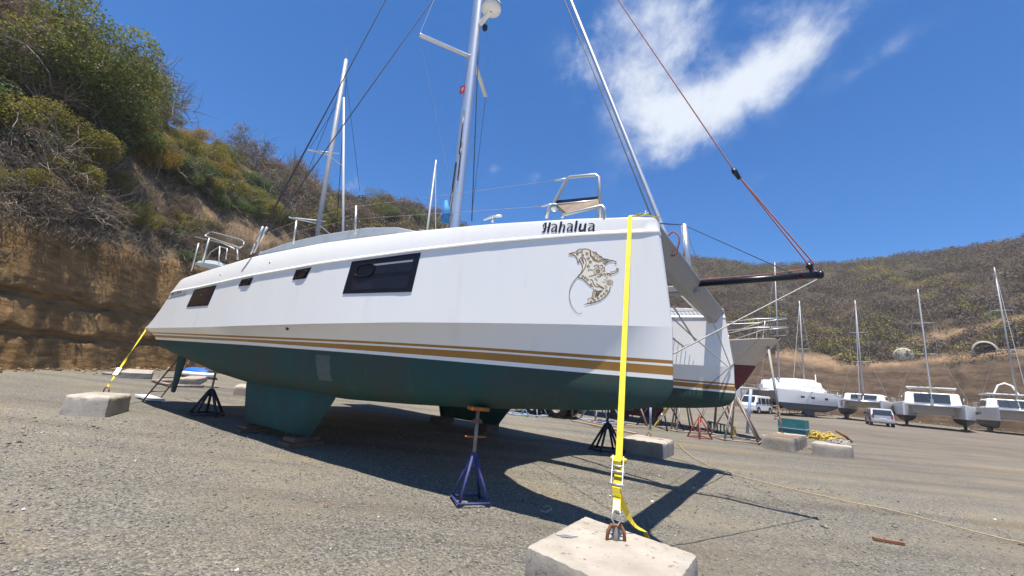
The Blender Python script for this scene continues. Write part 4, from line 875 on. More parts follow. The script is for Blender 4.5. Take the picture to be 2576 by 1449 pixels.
for x, za, zb_ in sec:
    w = 1.62 if x < -5 else 1.3
    vs += [(x, 2.72-w, za), (x, 2.72-w+.02, za+(zb_-za)*.75), (x, 2.72-w*.8, zb_), (x, 2.72+w*.8, zb_), (x, 2.72+w-.02, za+(zb_-za)*.75), (x, 2.72+w, za)]
rf.add(vs, [(i*6+k, i*6+(k+1) % 6, i*6+6+(k+1) % 6, i*6+6+k) for i in range(len(sec)-1) for k in range(6)]+[tuple(range(6)), tuple(len(vs)-1-k for k in range(6))]); rf.build('cabin_roof', 'greycover', cat, .02)
MB().prism([(-2.95, 2.50), (-.2, 2.60), (-.2, 2.84), (-2.95, 2.94)], 2.93, 3.05).build('catwalk_beam', 'greybeam', cat, .02)
# ---- forward crossbeam, striker, sprit
cb = MB(); pr = [(-.10, -.16), (.03, -.16), (.17, .07), (.16, .13), (-.12, .13), (-.14, .0)]; y0, y1 = .06, BB-.06
cb.add([(-.33+a, y0, 3.04+b) for a, b in pr]+[(-.33+a, y1, 3.04+b) for a, b in pr], [tuple(range(6)), tuple(range(11, 5, -1))]+[(i, (i+1) % 6, 6+(i+1) % 6, 6+i) for i in range(6)])
cb.build('crossbeam', 'greybeam', cat, .02)
st_top = BP(1720, 566, BB/2); st_b = np.array([-.33, BB/2, 3.17])
MB().tube([st_b, st_top], [.055, .05], 8).build('striker_post', 'alu', cat); MB().tube([st_b+np.array([0, .16, 0]), st_top+np.array([0, .03, -.02])], .035, 8).build('striker_post', 'alu', cat)
LN = lambda pts, r, m, nmn='line': MB().tube(pts, r, 5, cap=False).build(nmn, m, cat)
LN([(-.3, .15, 3.19), st_top], .009, 'darkrope', 'striker_stay'); LN([st_top, BP(2010, 696, BB/2)], .007, 'darkrope', 'striker_stay'); LN([st_top, (-.3, BB-.15, 3.19)], .006, 'greyrope', 'striker_stay')
tip = BP(2062, 691, BB/2); rootp = BP(1752, 714, BB/2)
MB().tube([rootp, tip], [.052, .048], 12).build('bowsprit', 'black', cat); MB().lathe(tip, [(.05, -.02), (.06, 0), (.06, .03), (.03, .05)], 10, axis=BFW*0+np.array([1, 0, 0])).build('sprit_cap', 'black', cat)
MB().lathe(BP(2012, 697, BB/2)+np.array([0, -.05, 0]), [(.03, -.01), (.03, .01)], 8, axis=(0, 1, 0)).build('sprit_light', 'red', cat)
furl = BP(2040, 676, BB/2); MB().lathe(furl, [(.03, -.10), (.055, -.08), (.03, -.05), (.03, .02), (.05, .03), (.05, .05), (.015, .09)], 10, axis=(-.35, 0, 1)).build('furler_drum', 'black', cat); LN([furl, tip], .014, 'steel', 'shackle')
LN([BP(1756, 704, BB/2), BP(1900, 693, BB/2), furl], .008, 'redrope', 'furling_line')
LN([BP(2058, 702, BB/2), BX(1695, 890, 0)*np.array([1, 0, 1])+np.array([0, .03, 0])], .009, 'greyrope', 'bobstay'); far_eye = BP(1790, 985, BB-.12)
LN([BP(2056, 704, BB/2), (0.0, BB-.02, 2.05)], .007, 'greyrope', 'bobstay'); MB().lathe((-.52, BB-.2, 1.5), [(.05, -.03), (.05, .03)], 10, axis=(0, 1, 0)).build('bob_eye', 'black', cat)
LN([(0.0, BB-.02, 2.05), (-.52, BB-.2, 1.5)], .006, 'darkrope', 'bobstay')
knot = BX(1751, 861, -.25)
for pts, r in [([BX(1690, 765, -.25), BX(1722, 815, -.25), knot, BX(1720, 872, -.25), BX(1694, 852, -.25)], .013), ([BX(1692, 800, -.3), BX(1735, 840, -.3), (-.1, BB-.15, 1.98)], .010), ([(-.33, BB-.5, 2.92), (-.06, BB-.06, 2.0)], .012)]: LN(pts, r, 'whiterope', 'mooring_line')
# trampoline nets with laced white edges
for ya, yb in ((.55, 2.60), (2.84, BB-.55)):
    tr_ = MB(); x0, x1 = -2.86, -.62
    for q in np.linspace(0, 1, 34): y = ya+(yb-ya)*q; tr_.tube([(x0, y, 3.06), (x1, y, 3.06)], .0018, 3, cap=False)
    for q in np.linspace(0, 1, 36): x = x0+(x1-x0)*q; tr_.tube([(x, ya, 3.062), (x, yb, 3.062)], .0018, 3, cap=False)
    if ya > 2: tr_.build('trampoline', 'net', cat)
    lc = MB(); lc.tube([(x0, ya, 3.06), (x1, ya, 3.06), (x1, yb, 3.06), (x0, yb, 3.06)], .011, 5, closed=True)
    for q in range(26): y = ya+(yb-ya)*q/25; lc.tube([(x1, y, 3.06), (-.45, y+.03, 3.0)], .006, 4, cap=False)
    for q in range(30):
        x = x0+(x1-x0)*q/29; e = -.17 if ya < 2 else .17; yy = ya if ya < 2 else yb; lc.tube([(x, yy, 3.06), (x+.03, yy+e, 3.0)], .007, 4, cap=False)
    if ya > 2: lc.build('trampoline_lacing', 'whiterope', cat)
# ---- mast and rig
mb0 = BP(1143, 560, BB/2); m_up = BP(1204, 0, BB/2); md = (m_up-mb0)/(m_up[2]-mb0[2])
mfoot = mb0+md*(4.1-mb0[2]); mtop = mfoot+md*14.2; mp = lambda z: mfoot+md*(z-mfoot[2])
mast = MB(); mast_pts = [mp(z) for z in (4.0, 9, 14, 18.2)]
R1 = []
def ell(c, a, b, n=14): return [(c[0]+a*math.cos(2*math.pi*i/n), c[1]+b*math.sin(2*math.pi*i/n), c[2]) for i in range(n)]
vs = sum([ell(p, a, a*.72) for p, a in zip(mast_pts, (.155, .155, .15, .11))], []); mast.add(vs, [(i*14+j, i*14+(j+1) % 14, (i+1)*14+(j+1) % 14, (i+1)*14+j) for i in range(3) for j in range(14)]+[tuple(3*14+j for j in range(14))], 0, True)
mast_o = mast.build('mast', 'alu', cat)
def on_mast(u, v): return BP(u, v, BB/2)
s1 = on_mast(1190, 146); tipn = BX(1055, 88, s1[0]-.55); tipf = BX(1222, 243, s1[0]-.55)
for tp in (tipn, tipf):
    MB().bar(s1, tp, .11, .045).build('spreader', 'alu', mast_o, .012)
    LN([tp, mp(5.2)], .004, 'steel', 'diamond_stay'); LN([tp, mp(16.5)], .004, 'steel', 'diamond_stay')
rd = on_mast(1228, 30); rb_ = on_mast(1207, 62); rd = rd+np.array([.18, -.1, .0])
MB().bar(rb_, rd+np.array([-.02, 0, -.15]), .12, .06).build('radar_bracket', 'deckwhite', mast_o, .01); MB().lathe(rd, [(.02, -.17), (.2, -.16), (.25, -.12), (.26, -.02), (.24, .05), (.16, .10), (.001, .12)], 22, axis=(0, 0, 1)).build('radar_dome', 'deckwhite', mast_o)
MB().lathe(rd, [(.262, -.05), (.264, -.03), (.262, -.01)], 22).build('radar_band', 'teal', mast_o)
lp = on_mast(1206, 77)+np.array([.22, -.05, 0]); MB().box(lp[0]-.05, lp[0]+.05, lp[1]-.05, lp[1]+.05, lp[2]-.12, lp[2]+.02).build('deck_light', 'black', mast_o, .01)
st9 = on_mast(1171, 232); 
MB().box(st9[0]-.085, st9[0]+.065, st9[1]-.119, st9[1]-.114, st9[2]-.11, st9[2]+.11).build('sticker', 'red', mast_o)
text_mesh('9', .2, lambda x, y: (st9[0]-.065+x, st9[1]-.122, st9[2]-.07+y), 'sticker_digit', 'tag', mast_o)
for za, zb_, dx in ((6.6, 7.8, .03), (5.9, 6.9, .07)): a = mp(za); b = mp(zb_); MB().tube([a+np.array([dx, -.125, 0]), b+np.array([dx, -.122, 0])], .012, 5).build('halyard_slot', 'black', mast_o)
for k, (za, zb_, y) in enumerate(((4.1, 5.6, -.16), (4.1, 6.4, -.13), (4.1, 5.0, -.19))): a = mp(za); b = mp(zb_); LN([a+np.array([-.12, y, 0]), b+np.array([-.05, -.12, 0])], .016, ('greyrope', 'darkrope', 'whiterope')[k], 'halyard')
bg_ = MB(); a = BP(1118, 560, BB/2-.2); b = BP(1122, 505, BB/2-.2); bg_.tube([a, (a+b)/2+np.array([.05, 0, 0]), b], [.10, .09, .04], 8); bg_.build('halyard_bag', 'blueline', cat)
chain = np.array(list(BP(648, 612, -.62))); 
mz = lambda u0, s, k: mp(np.clip(BP(1204+.109*k, -k, BB/2)[2], 5, 18))
cap1 = mp(17.6); low1 = mp(float(BP(1224, -184, BB/2)[2]))
pa = BP(652, 600, -.62); pb = BP(668, 590, -.58)
for p, t, r in ((pa, None, .0095), (pb, None, .0095)): pass
def to_mast(u0, v0, u1, v1, Y0):
    """wire from a chainplate on plane Y0 up along the sight of its run to the mast axis"""
    A = BP(u0, v0, Y0); nrm = np.cross(ray(u0, v0), ray(u1, v1)); f = lambda z: (B2W(mp(z))-CC)@nrm
    lo, hi = 6.0, 40.0
    if f(lo)*f(hi) > 0: return A, mp(17.5)
    for _ in range(50):
        mid = (lo+hi)/2
        if f(lo)*f(mid) <= 0: hi = mid
        else: lo = mid
    return A, mp(lo)
ends = []
for (u0, v0, u1, v1, r, m) in [(652, 598, 970, 0, .011, 'darkrope'), (668, 590, 1088, 0, .011, 'darkrope'), (655, 585, 960, 20, .006, 'darkrope')]:
    A, Bt = to_mast(u0, v0, u1, v1, -.62); ends.append(Bt[2]); LN([A, Bt], r, m, 'shroud')
print('shroud tops', ends)
for dx in (0, .13):
    p = BP(630+dx*60, 640-dx*30, -.66); q = BP(662+dx*80, 570+dx*10, -.62); MB().tube([p, p*.6+q*.4], .016, 6).build('turnbuckle', 'steel', cat); MB().tube([p*.55+q*.45, q], .024, 6).build('turnbuckle', 'steel', cat)
on_hull(MB(), [(-7.27, 3.165), (-7.21, 3.165), (-7.46, 2.93), (-7.50, 2.93)], .006, .006, nx=2, ny=3).build('chainplate', 'steel', cat)
# forestay with furled foil, halyards to the bow, red furling halyard
A, Bt = to_mast(1700, 655, 1435, 0, BB/2); LN([A, Bt], .045, 'alu', 'forestay_foil'); print('forestay top', Bt)
MB().lathe(BP(1700, 652, BB/2), [(.05, -.12), (.11, -.10), (.11, -.08), (.05, -.06), (.05, .06), (.11, .07), (.11, .09), (.04, .15)], 12, axis=(-.38, 0, 1)).build('furler_drum', 'black', cat); LN([BP(1700, 655, BB/2), (-.33, BB/2, 3.15)], .02, 'steel', 'forestay_tang')
A, Bt = to_mast(1643, 556, 1420, 0, .1); LN([A, Bt], .008, 'darkrope', 'halyard')
A, Bt = to_mast(1847, 430, 1555, 0, BB/2); A = BP(1847, 430, BB/2); LN([A, Bt], .011, 'redrope', 'halyard')
MB().tube([A+(Bt-A)*.004, A, A-(Bt-A)*.012], [.02, .045, .03], 8).build('block', 'black', cat)
for e in (-.03, .04): LN([A, furl+np.array([e, 0, .07])], .011, 'redrope', 'halyard')
rr = BP(1693, 590, .9); lp_ = [rr+np.array([.07*math.cos(t)*(1+.2*math.sin(3*t)), 0, .16*math.sin(t)-.12]) for t in np.linspace(0, 6.283, 20)]; MB().tube(lp_, .012, 5, closed=True).build('coiled_line', 'redrope', cat)
A, Bt = to_mast(1187, 556, 1206, 0, BB/2+.2); LN([A, mp(12)], .012, 'darkrope', 'halyard'); LN([BP(1186, 545, BB/2+1.2), tipf], .005, 'darkrope', 'diamond_stay')
# ---- bow seat (pulpit)
def seat():
    r = .021; yA, yB = -.02, .62
    g = lambda u, v, Y: BP(u, v, Y)
    f = MB(); f.tube([g(1375, 549, yA), g(1380, 525, yA), g(1393, 512, yA), g(1425, 452, yA), g(1432, 446, yA), g(1498, 440, yA), g(1506, 446, yA), g(1508, 470, yA), g(1508, 548, yA)], r, 8); f.build('seat_frame', 'steel', cat)
    f = MB(); a = g(1414, 549, -.18); f.tube([a, g(1418, 541, -.18), g(1430, 538, -.18), g(1515, 518, -.18), g(1520, 524, -.18), g(1520, 549, -.18)], r, 8); f.build('seat_frame', 'steel', cat)
    p = [g(1394, 513, yA+.04), g(1506, 500, yA+.04), g(1506, 518, -.16), g(1424, 538, -.16)]
    MB().hexa([p[3], p[2], p[1], p[0]]+[q+np.array([0, 0, .018]) for q in (p[3], p[2], p[1], p[0])]).build('seat_panel', 'mesh_seat', cat)
    MB().bar(g(1394, 510, yA+.03), g(1506, 499, yA+.03), .03, .05).build('seat_back_edge', 'navy', cat, .008)
    for a, b in ((p[3], p[2]), (p[3], p[0])): MB().bar(a+(b-a)*.04-np.array([0, 0, .01]), b-(b-a)*.04-np.array([0, 0, .01]), .03, .012).build('seat_trim', 'darkwood', cat)
    MB().tube([g(1388, 516, yA), g(1507, 505, yA)], .016, 6).build('seat_rail', 'steel', cat)
    lm = g(1395, 521, yA-.04); MB().lathe(lm, [(.03, -.045), (.042, -.03), (.042, .02), (.03, .04)], 10).build('navigation_light', 'tag', cat); MB().lathe(lm, [(.0435, -.01), (.0435, .022)], 10).build('light_lens', 'teal', cat)
    for (u0, v0, u1, v1) in ((1428, 449, 1395, 454), (1393, 513, 1362, 519)): MB().tube([g(u0, v0, yA), g(u1, v1, yA)], .012, 6).build('lifeline_turnbuckle', 'steel', cat)
    st = [g(893, 588, -.55), g(896, 518, -.55), g(737, 613, -.6), g(746, 556, -.6)]
    for a, b in ((0, 1), (2, 3)): MB().tube([st[a], st[b]], .017, 8).build('stanchion', 'steel', cat)
    for k, (u, v) in ((0, (1395, 454)), (1, (1362, 519))):
        e = [g(u, v, yA)]+[st[i]+(st[j]-st[i])*(.98-.45*k) for i, j in ((0, 1), (2, 3))]+[g(640, 597+k*25, -.62)]; LN(e, .0024, 'galv', 'lifeline')
seat()
# stern pushpit
g = BP; Yp = -.35
pp_ = MB(); pp_.tube([g(481, 682, Yp), g(500, 612, Yp)], .015, 6); pp_.build('pushpit', 'steel', cat)
MB().tube([g(508, 662, Yp), g(527, 598, Yp)], .02, 8).build('pushpit', 'steel', cat); MB().tube([g(598, 652, Yp), g(597, 622, Yp)], .016, 8).build('pushpit', 'steel', cat); MB().tube([g(550, 668, .0), g(553, 620, .0)], .016, 8).build('pushpit', 'steel', cat)
MB().tube([g(516, 594, Yp), g(527, 584, 0.2), g(535, 584, .25), g(606, 603, .25), g(614, 609, .2), g(612, 618, Yp), g(603, 623, Yp), g(516, 594, Yp)], .016, 8).build('pushpit_rail', 'steel', cat)
MB().tube([g(491, 596, 0.1), g(560, 612, 0.1), g(590, 626, 0.1)], .014, 6).build('pushpit_rail', 'steel', cat); MB().tube([g(515, 658, .1), g(530, 634, .1), g(553, 620, .1), g(572, 626, .1), g(568, 652, .1)], .014, 6).build('pushpit_rail', 'steel', cat)
tb = g(540, 664, .1); MB().lathe(tb+np.array([0, 0, -.08]), [(.40, 0), (.34, .06), (.2, .12), (.01, .15)], 10).build('folded_awning', 'greycover', cat)
# bow cleat on the near deck
ca, cb2 = BP(1585, 541, -.06), BP(1636, 540, .1); MB().tube([BP(1600, 545, 0), BP(1632, 538, .05)], [.012, .02], 8).build('cleat', 'steel', cat); MB().lathe(BP(1624, 534, .05), [(.012, -.02), (.015, .0), (.008, .015)], 8).build('cleat_pin', 'steel', cat)
c2 = BP(1240, 549, .2); MB().tube([c2+np.array([-.16, 0, 0]), c2+np.array([0, 0, .03]), c2+np.array([.16, 0, .01])], .018, 8).build('cleat', 'steel', cat); MB().tube([c2+np.array([0, 0, -.06]), c2+np.array([0, 0, .03])], .02, 6).build('cleat_pin', 'steel', cat)
# ================================================================== YARD THINGS
def project(P):
    d = np.asarray(P, float)-CC; z = d@CF; return np.array([1288+F_PX*(d@CR)/z, 724.5-F_PX*(d@CU)/z])
def z_at(P, v):
    lo, hi = P[2]-3, P[2]+30
    for _ in range(50):
        mid = (lo+hi)/2
        if project((P[0], P[1], mid))[1] > v: lo = mid
        else: hi = mid
    return lo
def on_seg(A, B, v):
    lo, hi = 0., 1.; A = np.array(A); B = np.array(B); up = project(A)[1] > project(B)[1]
    for _ in range(50):
        m = (lo+hi)/2
        if (project(A+(B-A)*m)[1] > v) == up: lo = m
        else: hi = m
    return A+(B-A)*lo
def at_z(u, v, z): d = ray(u, v); return CC+d*((z-CAM_H)/d[2])
def rough_block(name, quad, z0, z1, m, parent, o0, nu=12, nw=8, chip=.02, seed=1, top_in=.0, edge=.012):
    """worn cast block over a ground quad (world xy); mesh local to o0"""
    q = [np.array(p[:2], float) for p in quad]; idx = {}; V = []; F = []; rng = np.random.default_rng(seed); cen = sum(q)/4
    def P(i, j, k):
        key = (i, j, k)
        if key in idx: return idx[key]
        u, v, w = i/nu, j/nu, k/nw; p = (q[0]*(1-u)+q[1]*u)*(1-v)+(q[3]*(1-u)+q[2]*u)*v; p = cen+(p-cen)*(1-top_in*w); z = z0+(z1-z0)*w
        bd = (i in (0, nu))+(j in (0, nu))+(k == nw)
        pt = np.array([p[0], p[1], z]); inw = np.array([cen[0]-p[0], cen[1]-p[1], 0]); inw /= max(np.linalg.norm(inw), 1e-6)
        if bd >= 2: pt = pt+inw*(edge+abs(rng.normal())*chip*.7)+np.array([0, 0, -(edge+abs(rng.normal())*chip*.6) if k == nw else 0])
        else: pt = pt+rng.normal(size=3)*.0012
        idx[key] = len(V); V.append(pt-np.array(o0)); return idx[key]
    for i in range(nu):
        for j in range(nu): F.append((P(i, j, nw), P(i+1, j, nw), P(i+1, j+1, nw), P(i, j+1, nw)))
    for k in range(nw):
        for i in range(nu):
            F.append((P(i, 0, k), P(i+1, 0, k), P(i+1, 0, k+1), P(i, 0, k+1))); F.append((P(i+1, nu, k), P(i, nu, k), P(i, nu, k+1), P(i+1, nu, k+1)))
        for j in range(nu):
            F.append((P(0, j+1, k), P(0, j, k), P(0, j, k+1), P(0, j+1, k+1))); F.append((P(nu, j, k), P(nu, j+1, k), P(nu, j+1, k+1), P(nu, j, k+1)))
    mb = MB(); mb.add(V, F, 0, True); ob = mb.build(name, m, parent); ob.data.set_sharp_from_angle(angle=math.radians(38)); return ob
def block_thing(label, quad, zt, m, seed, ring=None, group='concrete mooring blocks', nu=12, nw=8, chip=.02, **k):
    c = sum(np.array(p[:2], float) for p in quad)/4; z0 = float(gz(*c)); o0 = (c[0], c[1], z0)
    t = thing('concrete_block', label, 'concrete block', o0, 0, group); rough_block('block_body', quad, z0-.05, zt, m, t, o0, nu, nw, chip, seed, **k)
    if ring is not None:
        r = np.array(ring)-np.array(o0); a = CR*np.array([1, 1, 0]); a /= np.linalg.norm(a)
        MB().tube([r-a*.055+np.array([0, 0, -.03]), r-a*.05+np.array([0, 0, .05]), r-a*.03+np.array([0, 0, .085]), r+a*.03+np.array([0, 0, .085]), r+a*.05+np.array([0, 0, .05]), r+a*.055+np.array([0, 0, -.03])], .011, 7).build('lifting_ring', 'rust', t)
    return t
def webbing(pts, wvec, w, parent, name='webbing', m='strap', th=.003):
    mb = MB(); P = [np.array(p, float) for p in pts]; wv = [np.array(x, float) for x in (wvec if isinstance(wvec, list) else [wvec]*len(P))]; vs = []
    for p, x in zip(P, wv):
        x = x/np.linalg.norm(x); i = len(vs)//4; d = P[min(i+1, len(P)-1)]-P[max(i-1, 0)]; nn = np.cross(d, x); nn /= np.linalg.norm(nn); vs += [p-x*w/2-nn*th/2, p+x*w/2-nn*th/2, p+x*w/2+nn*th/2, p-x*w/2+nn*th/2]
    fs = [(0, 1, 2, 3), tuple(4*(len(P)-1)+k for k in (3, 2, 1, 0))]
    for i in range(len(P)-1): a = 4*i; fs += [(a+k, a+4+k, a+4+(k+1) % 4, a+(k+1) % 4) for k in range(4)]
    return mb.add(vs, fs).build(name, m, parent)
# ---- near mooring block and the yellow ratchet strap
zt = .43
Lc, Bc, Rc = at_z(1322, 1372, zt), at_z(1472, 1296, zt), at_z(1757, 1393, zt); Fc_ = Lc+Rc-Bc
ring1 = at_z(1549, 1360, zt)
nb = block_thing('big whitewashed concrete block in the foreground with the yellow strap shackled to it', [Lc, Fc_, Rc, Bc], zt, 'conc1', 3, ring1, nu=26, nw=14, chip=.005, edge=.006)
o0 = np.array(nb.location)
for (u, v, r, rz) in ((1425, 1350, .06, .3), (1500, 1339, .012, 0)):
    p = at_z(u, v, zt)-o0; mb = MB(); n = 14; mb.add([(p[0]+r*(1+.35*math.sin(3*t+rz))*math.cos(t), p[1]+.4*r*(1+.3*math.sin(5*t))*math.sin(t), p[2]+.003) for t in np.linspace(0, 6.283, n+1)[:-1]], [tuple(range(n))]); mb.build('paint_mark', 'paintpatch', nb)
A = B2W(sk(-.415, 3.178, .005)); Bq = ring1+np.array([0, 0, .17]); wv = BFW.copy()
st = thing('ratchet_strap', 'yellow ratchet strap from the near bow down to the foreground concrete block', 'strap', ring1, 0, 'yellow tie-down straps'); so = np.array(st.location)
rt_top, rt_bot, tagt, tagb = (on_seg(A, Bq, v) for v in (1152, 1225, 1258, 1300))
CL = B2W((-.36, .10, 3.22)); ax = (Bq-A)/np.linalg.norm(Bq-A)
webbing([CL-so, B2W((-.40, -.03, 3.225))-so, B2W((-.412, -.10, 3.20))-so, A-so, (A*.5+rt_top*.5)-so, rt_top-so], wv, .046, st)
webbing([B2W((-.40, -.02, 3.228))-so, B2W((-.33, .0, 3.25))-so, B2W((-.22, .06, 3.22))-so, B2W((-.14, .08, 3.21))-so], np.array([.3, .9, .2]), .05, st)
webbing([rt_top-so, rt_bot-so, tagt-so, Bq-so], wv, .05, st)
wx = wv/np.linalg.norm(wv); nrm = np.cross(wx, ax); nrm = nrm*(-1 if nrm@BFA > 0 else 1)
mbr = MB()
for s in (-1, 1):
    mbr.bar(rt_top+wx*s*.036+nrm*.012-so, rt_bot+wx*s*.036+nrm*.02-so, .005, .045); 
mbr.build('ratchet_frame', 'steel', st)
for t_, r_, off in ((.08, .017, .006), (.36, .008, .03), (.55, .008, .03), (.98, .009, .028)):
    p = rt_top+(rt_bot-rt_top)*t_+nrm*off; MB().tube([p-wx*.052-so, p+wx*.052-so], r_, 8).build('ratchet_bar', 'steel' if r_ < .015 else 'strap', st)
webbing([rt_top+nrm*.03-so, rt_top+(rt_bot-rt_top)*.2+nrm*.035-so, rt_top+(rt_bot-rt_top)*.3+nrm*.02-so], wv, .05, st)
webbing([tagt+nrm*.004-so, tagb+nrm*.004-so], wv, .042, st, 'sewn_label', 'tag', .001)
o_ = webbing([on_seg(A, Bq, 1215)+nrm*.01-so, on_seg(A, Bq, 1232)+nrm*.03-so, on_seg(A, Bq, 1250)+nrm*.006-so], wv, .05, st, 'webbing_fold')
R3 = lambda p: p-so
bk = at_z(1622, 1335, zt)
lo_pts = [on_seg(A, Bq, 1232), on_seg(A, Bq, 1250)+CR*.03+BFA*.02, at_z(1585, 1282, .62)*1.0, at_z(1600, 1310, .52), bk+np.array([.0, .02, .004]), bk+np.array([.05, .03, -.05])]
d_ = (bk-on_seg(A, Bq, 1232)); lo_pts = [on_seg(A, Bq, 1232)+d_*t+np.array([0, 0, -.06*math.sin(t*math.pi)]) for t in np.linspace(0, 1, 9)]+[bk+np.array([.03, .03, -.06])]
webbing([R3(p) for p in lo_pts], [wv*math.cos(t)+np.array([.2, .5, .6])*math.sin(t) for t in np.linspace(0.3, 3.0, len(lo_pts))], .036, st, 'loose_tail')
hk = MB(); hk.tube([R3(Bq-wx*.022), R3(Bq-wx*.03-ax*-.03+np.array([0, 0, -.02])), R3(ring1+np.array([0, 0, .07])), R3(Bq+wx*.03+np.array([0, 0, -.05])), R3(Bq+wx*.022)], .006, 6); hk.build('wire_hook', 'steel', st)
MB().lathe(R3(ring1+np.array([0, 0, .0])), [(.014, 0), (.016, .03), (.012, .06), (.008, .09)], 8).build('shackle', 'galv', st)
for v0, tx in ((1322, 'bL'), ):
    p = on_seg(A, Bq, v0)+nrm*.0032
    text_mesh('7q', .05, lambda x, y: tuple(R3(p+wx*(.018-y*.9)+ax*(x-.03))), 'webbing_print', 'black', st)
# ---- straps at the far bow, stern
def simple_strap(label, A, Bp, wdir, w=.05, m='strap', twist=3.0):
    t = thing('ratchet_strap', label, 'strap', Bp, 0, 'yellow tie-down straps'); o = np.array(Bp); n = 26; pts = [np.array(A)+(np.array(Bp)-np.array(A))*q-o for q in np.linspace(0, 1, n)]
    d = (np.array(Bp)-np.array(A)); d /= np.linalg.norm(d); s2 = np.cross(d, wdir); ws = [np.array(wdir)*math.cos(twist*q)+s2*math.sin(twist*q) for q in np.linspace(0, 1, n)**3]
    webbing(pts, ws, w, t, m=m); mid = pts[int(n*.72)]; MB().bar(mid, mid+d*.22, .09, .05).build('ratchet', 'steel', t, .01); return t
# far block
zb2 = .47; fb = [at_z(1500, 1098, .45), at_z(1667, 1115, .45), at_z(1697, 1105, .45), at_z(1585, 1088, .45)]
p0 = at_ground(1668, 1155); zt2 = z_at(p0, 1114); fl = at_z(1560, 1098, zt2); fr = at_z(1668, 1115, zt2); br = at_z(1697, 1106, zt2); bl = fl+br-fr
ring2 = at_z(1632, 1098, zt2)
block_thing('tan topped concrete block behind the foreground strap, under the far bow', [fl, fr, br, bl], zt2, 'conc2', 5, ring2)
far_hull_edge = B2W((-.45, BB-.55, 2.0)); A2 = B2W((-.45, BB+.12, 3.17))
simple_strap('yellow strap going from the far bow to the tan topped block', B2W((-.5, BB+.16, 2.2)), ring2+np.array([0, 0, .1]), CR)
# aft block
p0 = at_ground(275, 1034); zt3 = z_at(p0, 990)
fl = at_z(158, 992, zt3); fr = at_z(278, 999, zt3); br = at_z(338, 990, zt3); bl = fl+br-fr; ring3 = at_z(267, 985, zt3)
block_thing('grey concrete block near the stern on the left with a thin yellow strap', [fl, fr, br, bl], zt3, 'conc2', 7, ring3, top_in=.06)
stt = B2W((-11.75, -.60, 1.9)); simple_strap('thin twisted yellow strap from the stern to the grey block on the left', stt, ring3+np.array([0, 0, .1]), CR, .04, twist=9)
# blocks at the right
def px_block(label, fl, fr, frb, br, m, seed, ring=None, **k):
    p0 = at_ground(*frb); z = z_at(p0, fr[1]); a, b, c = at_z(*fl, z), at_z(*fr, z), at_z(*br, z); rg = None if ring is None else at_z(*ring, z)
    return block_thing(label, [a, b, c, a+c-b], z, m, seed, rg, nu=8, nw=6, **k), z, rg
b3, z3, r3 = px_block('grey concrete block with planks on top, tied by a line to the beige boat', (1914, 1093), (1997, 1103), (1996, 1138), (2030, 1094), 'conc2', 9, (1968, 1094))
for q in range(3):
    a = at_z(1925+q*9, 1094-q*1.5, z3+.02); b = at_z(2003+q*9, 1103-q*2.5, z3+.02); o = np.array(b3.location)
    pl = thing('plank', ('front plank lying on the grey block beside the rope pile', 'middle plank lying on the grey block beside the rope pile', 'rear plank lying on the grey block beside the rope pile')[q], 'plank', a, 0, 'planks on the block'); MB().bar((0, 0, 0), b-a, .13, .03).build('plank_board', 'wood', pl)
b4, z4, r4 = px_block('brown stained concrete block under the heap of yellow rope', (2040, 1112), (2142, 1124), (2142, 1156), (2146, 1118), 'conc2', 11)
def rope_pile(label, u, v, z, rx, ry, h, m, n, r, seed):
    c = at_z(u, v, z); t = thing('rope_pile', label, 'rope', c, 0, 'rope heaps on the concrete block'); rng = np.random.default_rng(seed); pts = []
    a = 0
    for i in range(n):
        a += rng.uniform(.5, 1.0); q = .35+.65*rng.random(); x = rx*q*math.cos(a*1.3)+rng.normal()*.05; y = ry*q*math.sin(a)+rng.normal()*.04; pts.append((x*CR[0], x*0+y, max(r, h*(1-q*.8)*rng.random()+r-(.25 if abs(y) > ry*.8 or abs(x) > rx*.95 else 0)*rng.random())))
    P = np.array(pts); Q = []
    for i in range(1, n-2):
        for s in np.linspace(0, 1, 4)[:-1]: Q.append(.5*((2*P[i])+(-P[i-1]+P[i+1])*s+(2*P[i-1]-5*P[i]+4*P[i+1]-P[i+2])*s*s+(-P[i-1]+3*P[i]-3*P[i+1]+P[i+2])*s**3))
    MB().tube(Q, r, 5).build('coil', m, t); return t
rope_pile('heap of yellow rope on the brown stained concrete block', 2075, 1108, z4, .55, .35, .42, 'yellowrope', 150, .02, 3)
rope_pile('small heap of grey chain and line beside the yellow rope', 2120, 1117, z4, .33, .3, .2, 'greyrope', 90, .016, 4)
pp = [at_z(2062, 1092, z4+.25), at_z(2104, 1084, z4+.35), at_z(2128, 1098, z4+.2), at_z(2142, 1112, z4)]
t = thing('bent_pipe', 'bent rusty pipe leaning over the rope heap', 'pipe', pp[0]); MB().tube([p-pp[0] for p in pp[1:]], .05, 8).build('pipe_tube', 'rust', t)
# small blocks near the stern
for k, (fl, fr, frb, br, lb, m) in enumerate([((300, 934), (383, 938), (383, 954), (388, 930), 'long low grey block near the foot of the cutting, left of the ladder', 'conc2'), ((448, 950), (502, 952), (500, 970), (524, 946), 'grey block standing right behind the rudder', 'conc2'), ((590, 970), (624, 972), (624, 996), (632, 966), 'square concrete block beside the near keel', 'conc1')]):
    px_block(lb, fl, fr, frb, br, m, 20+k)
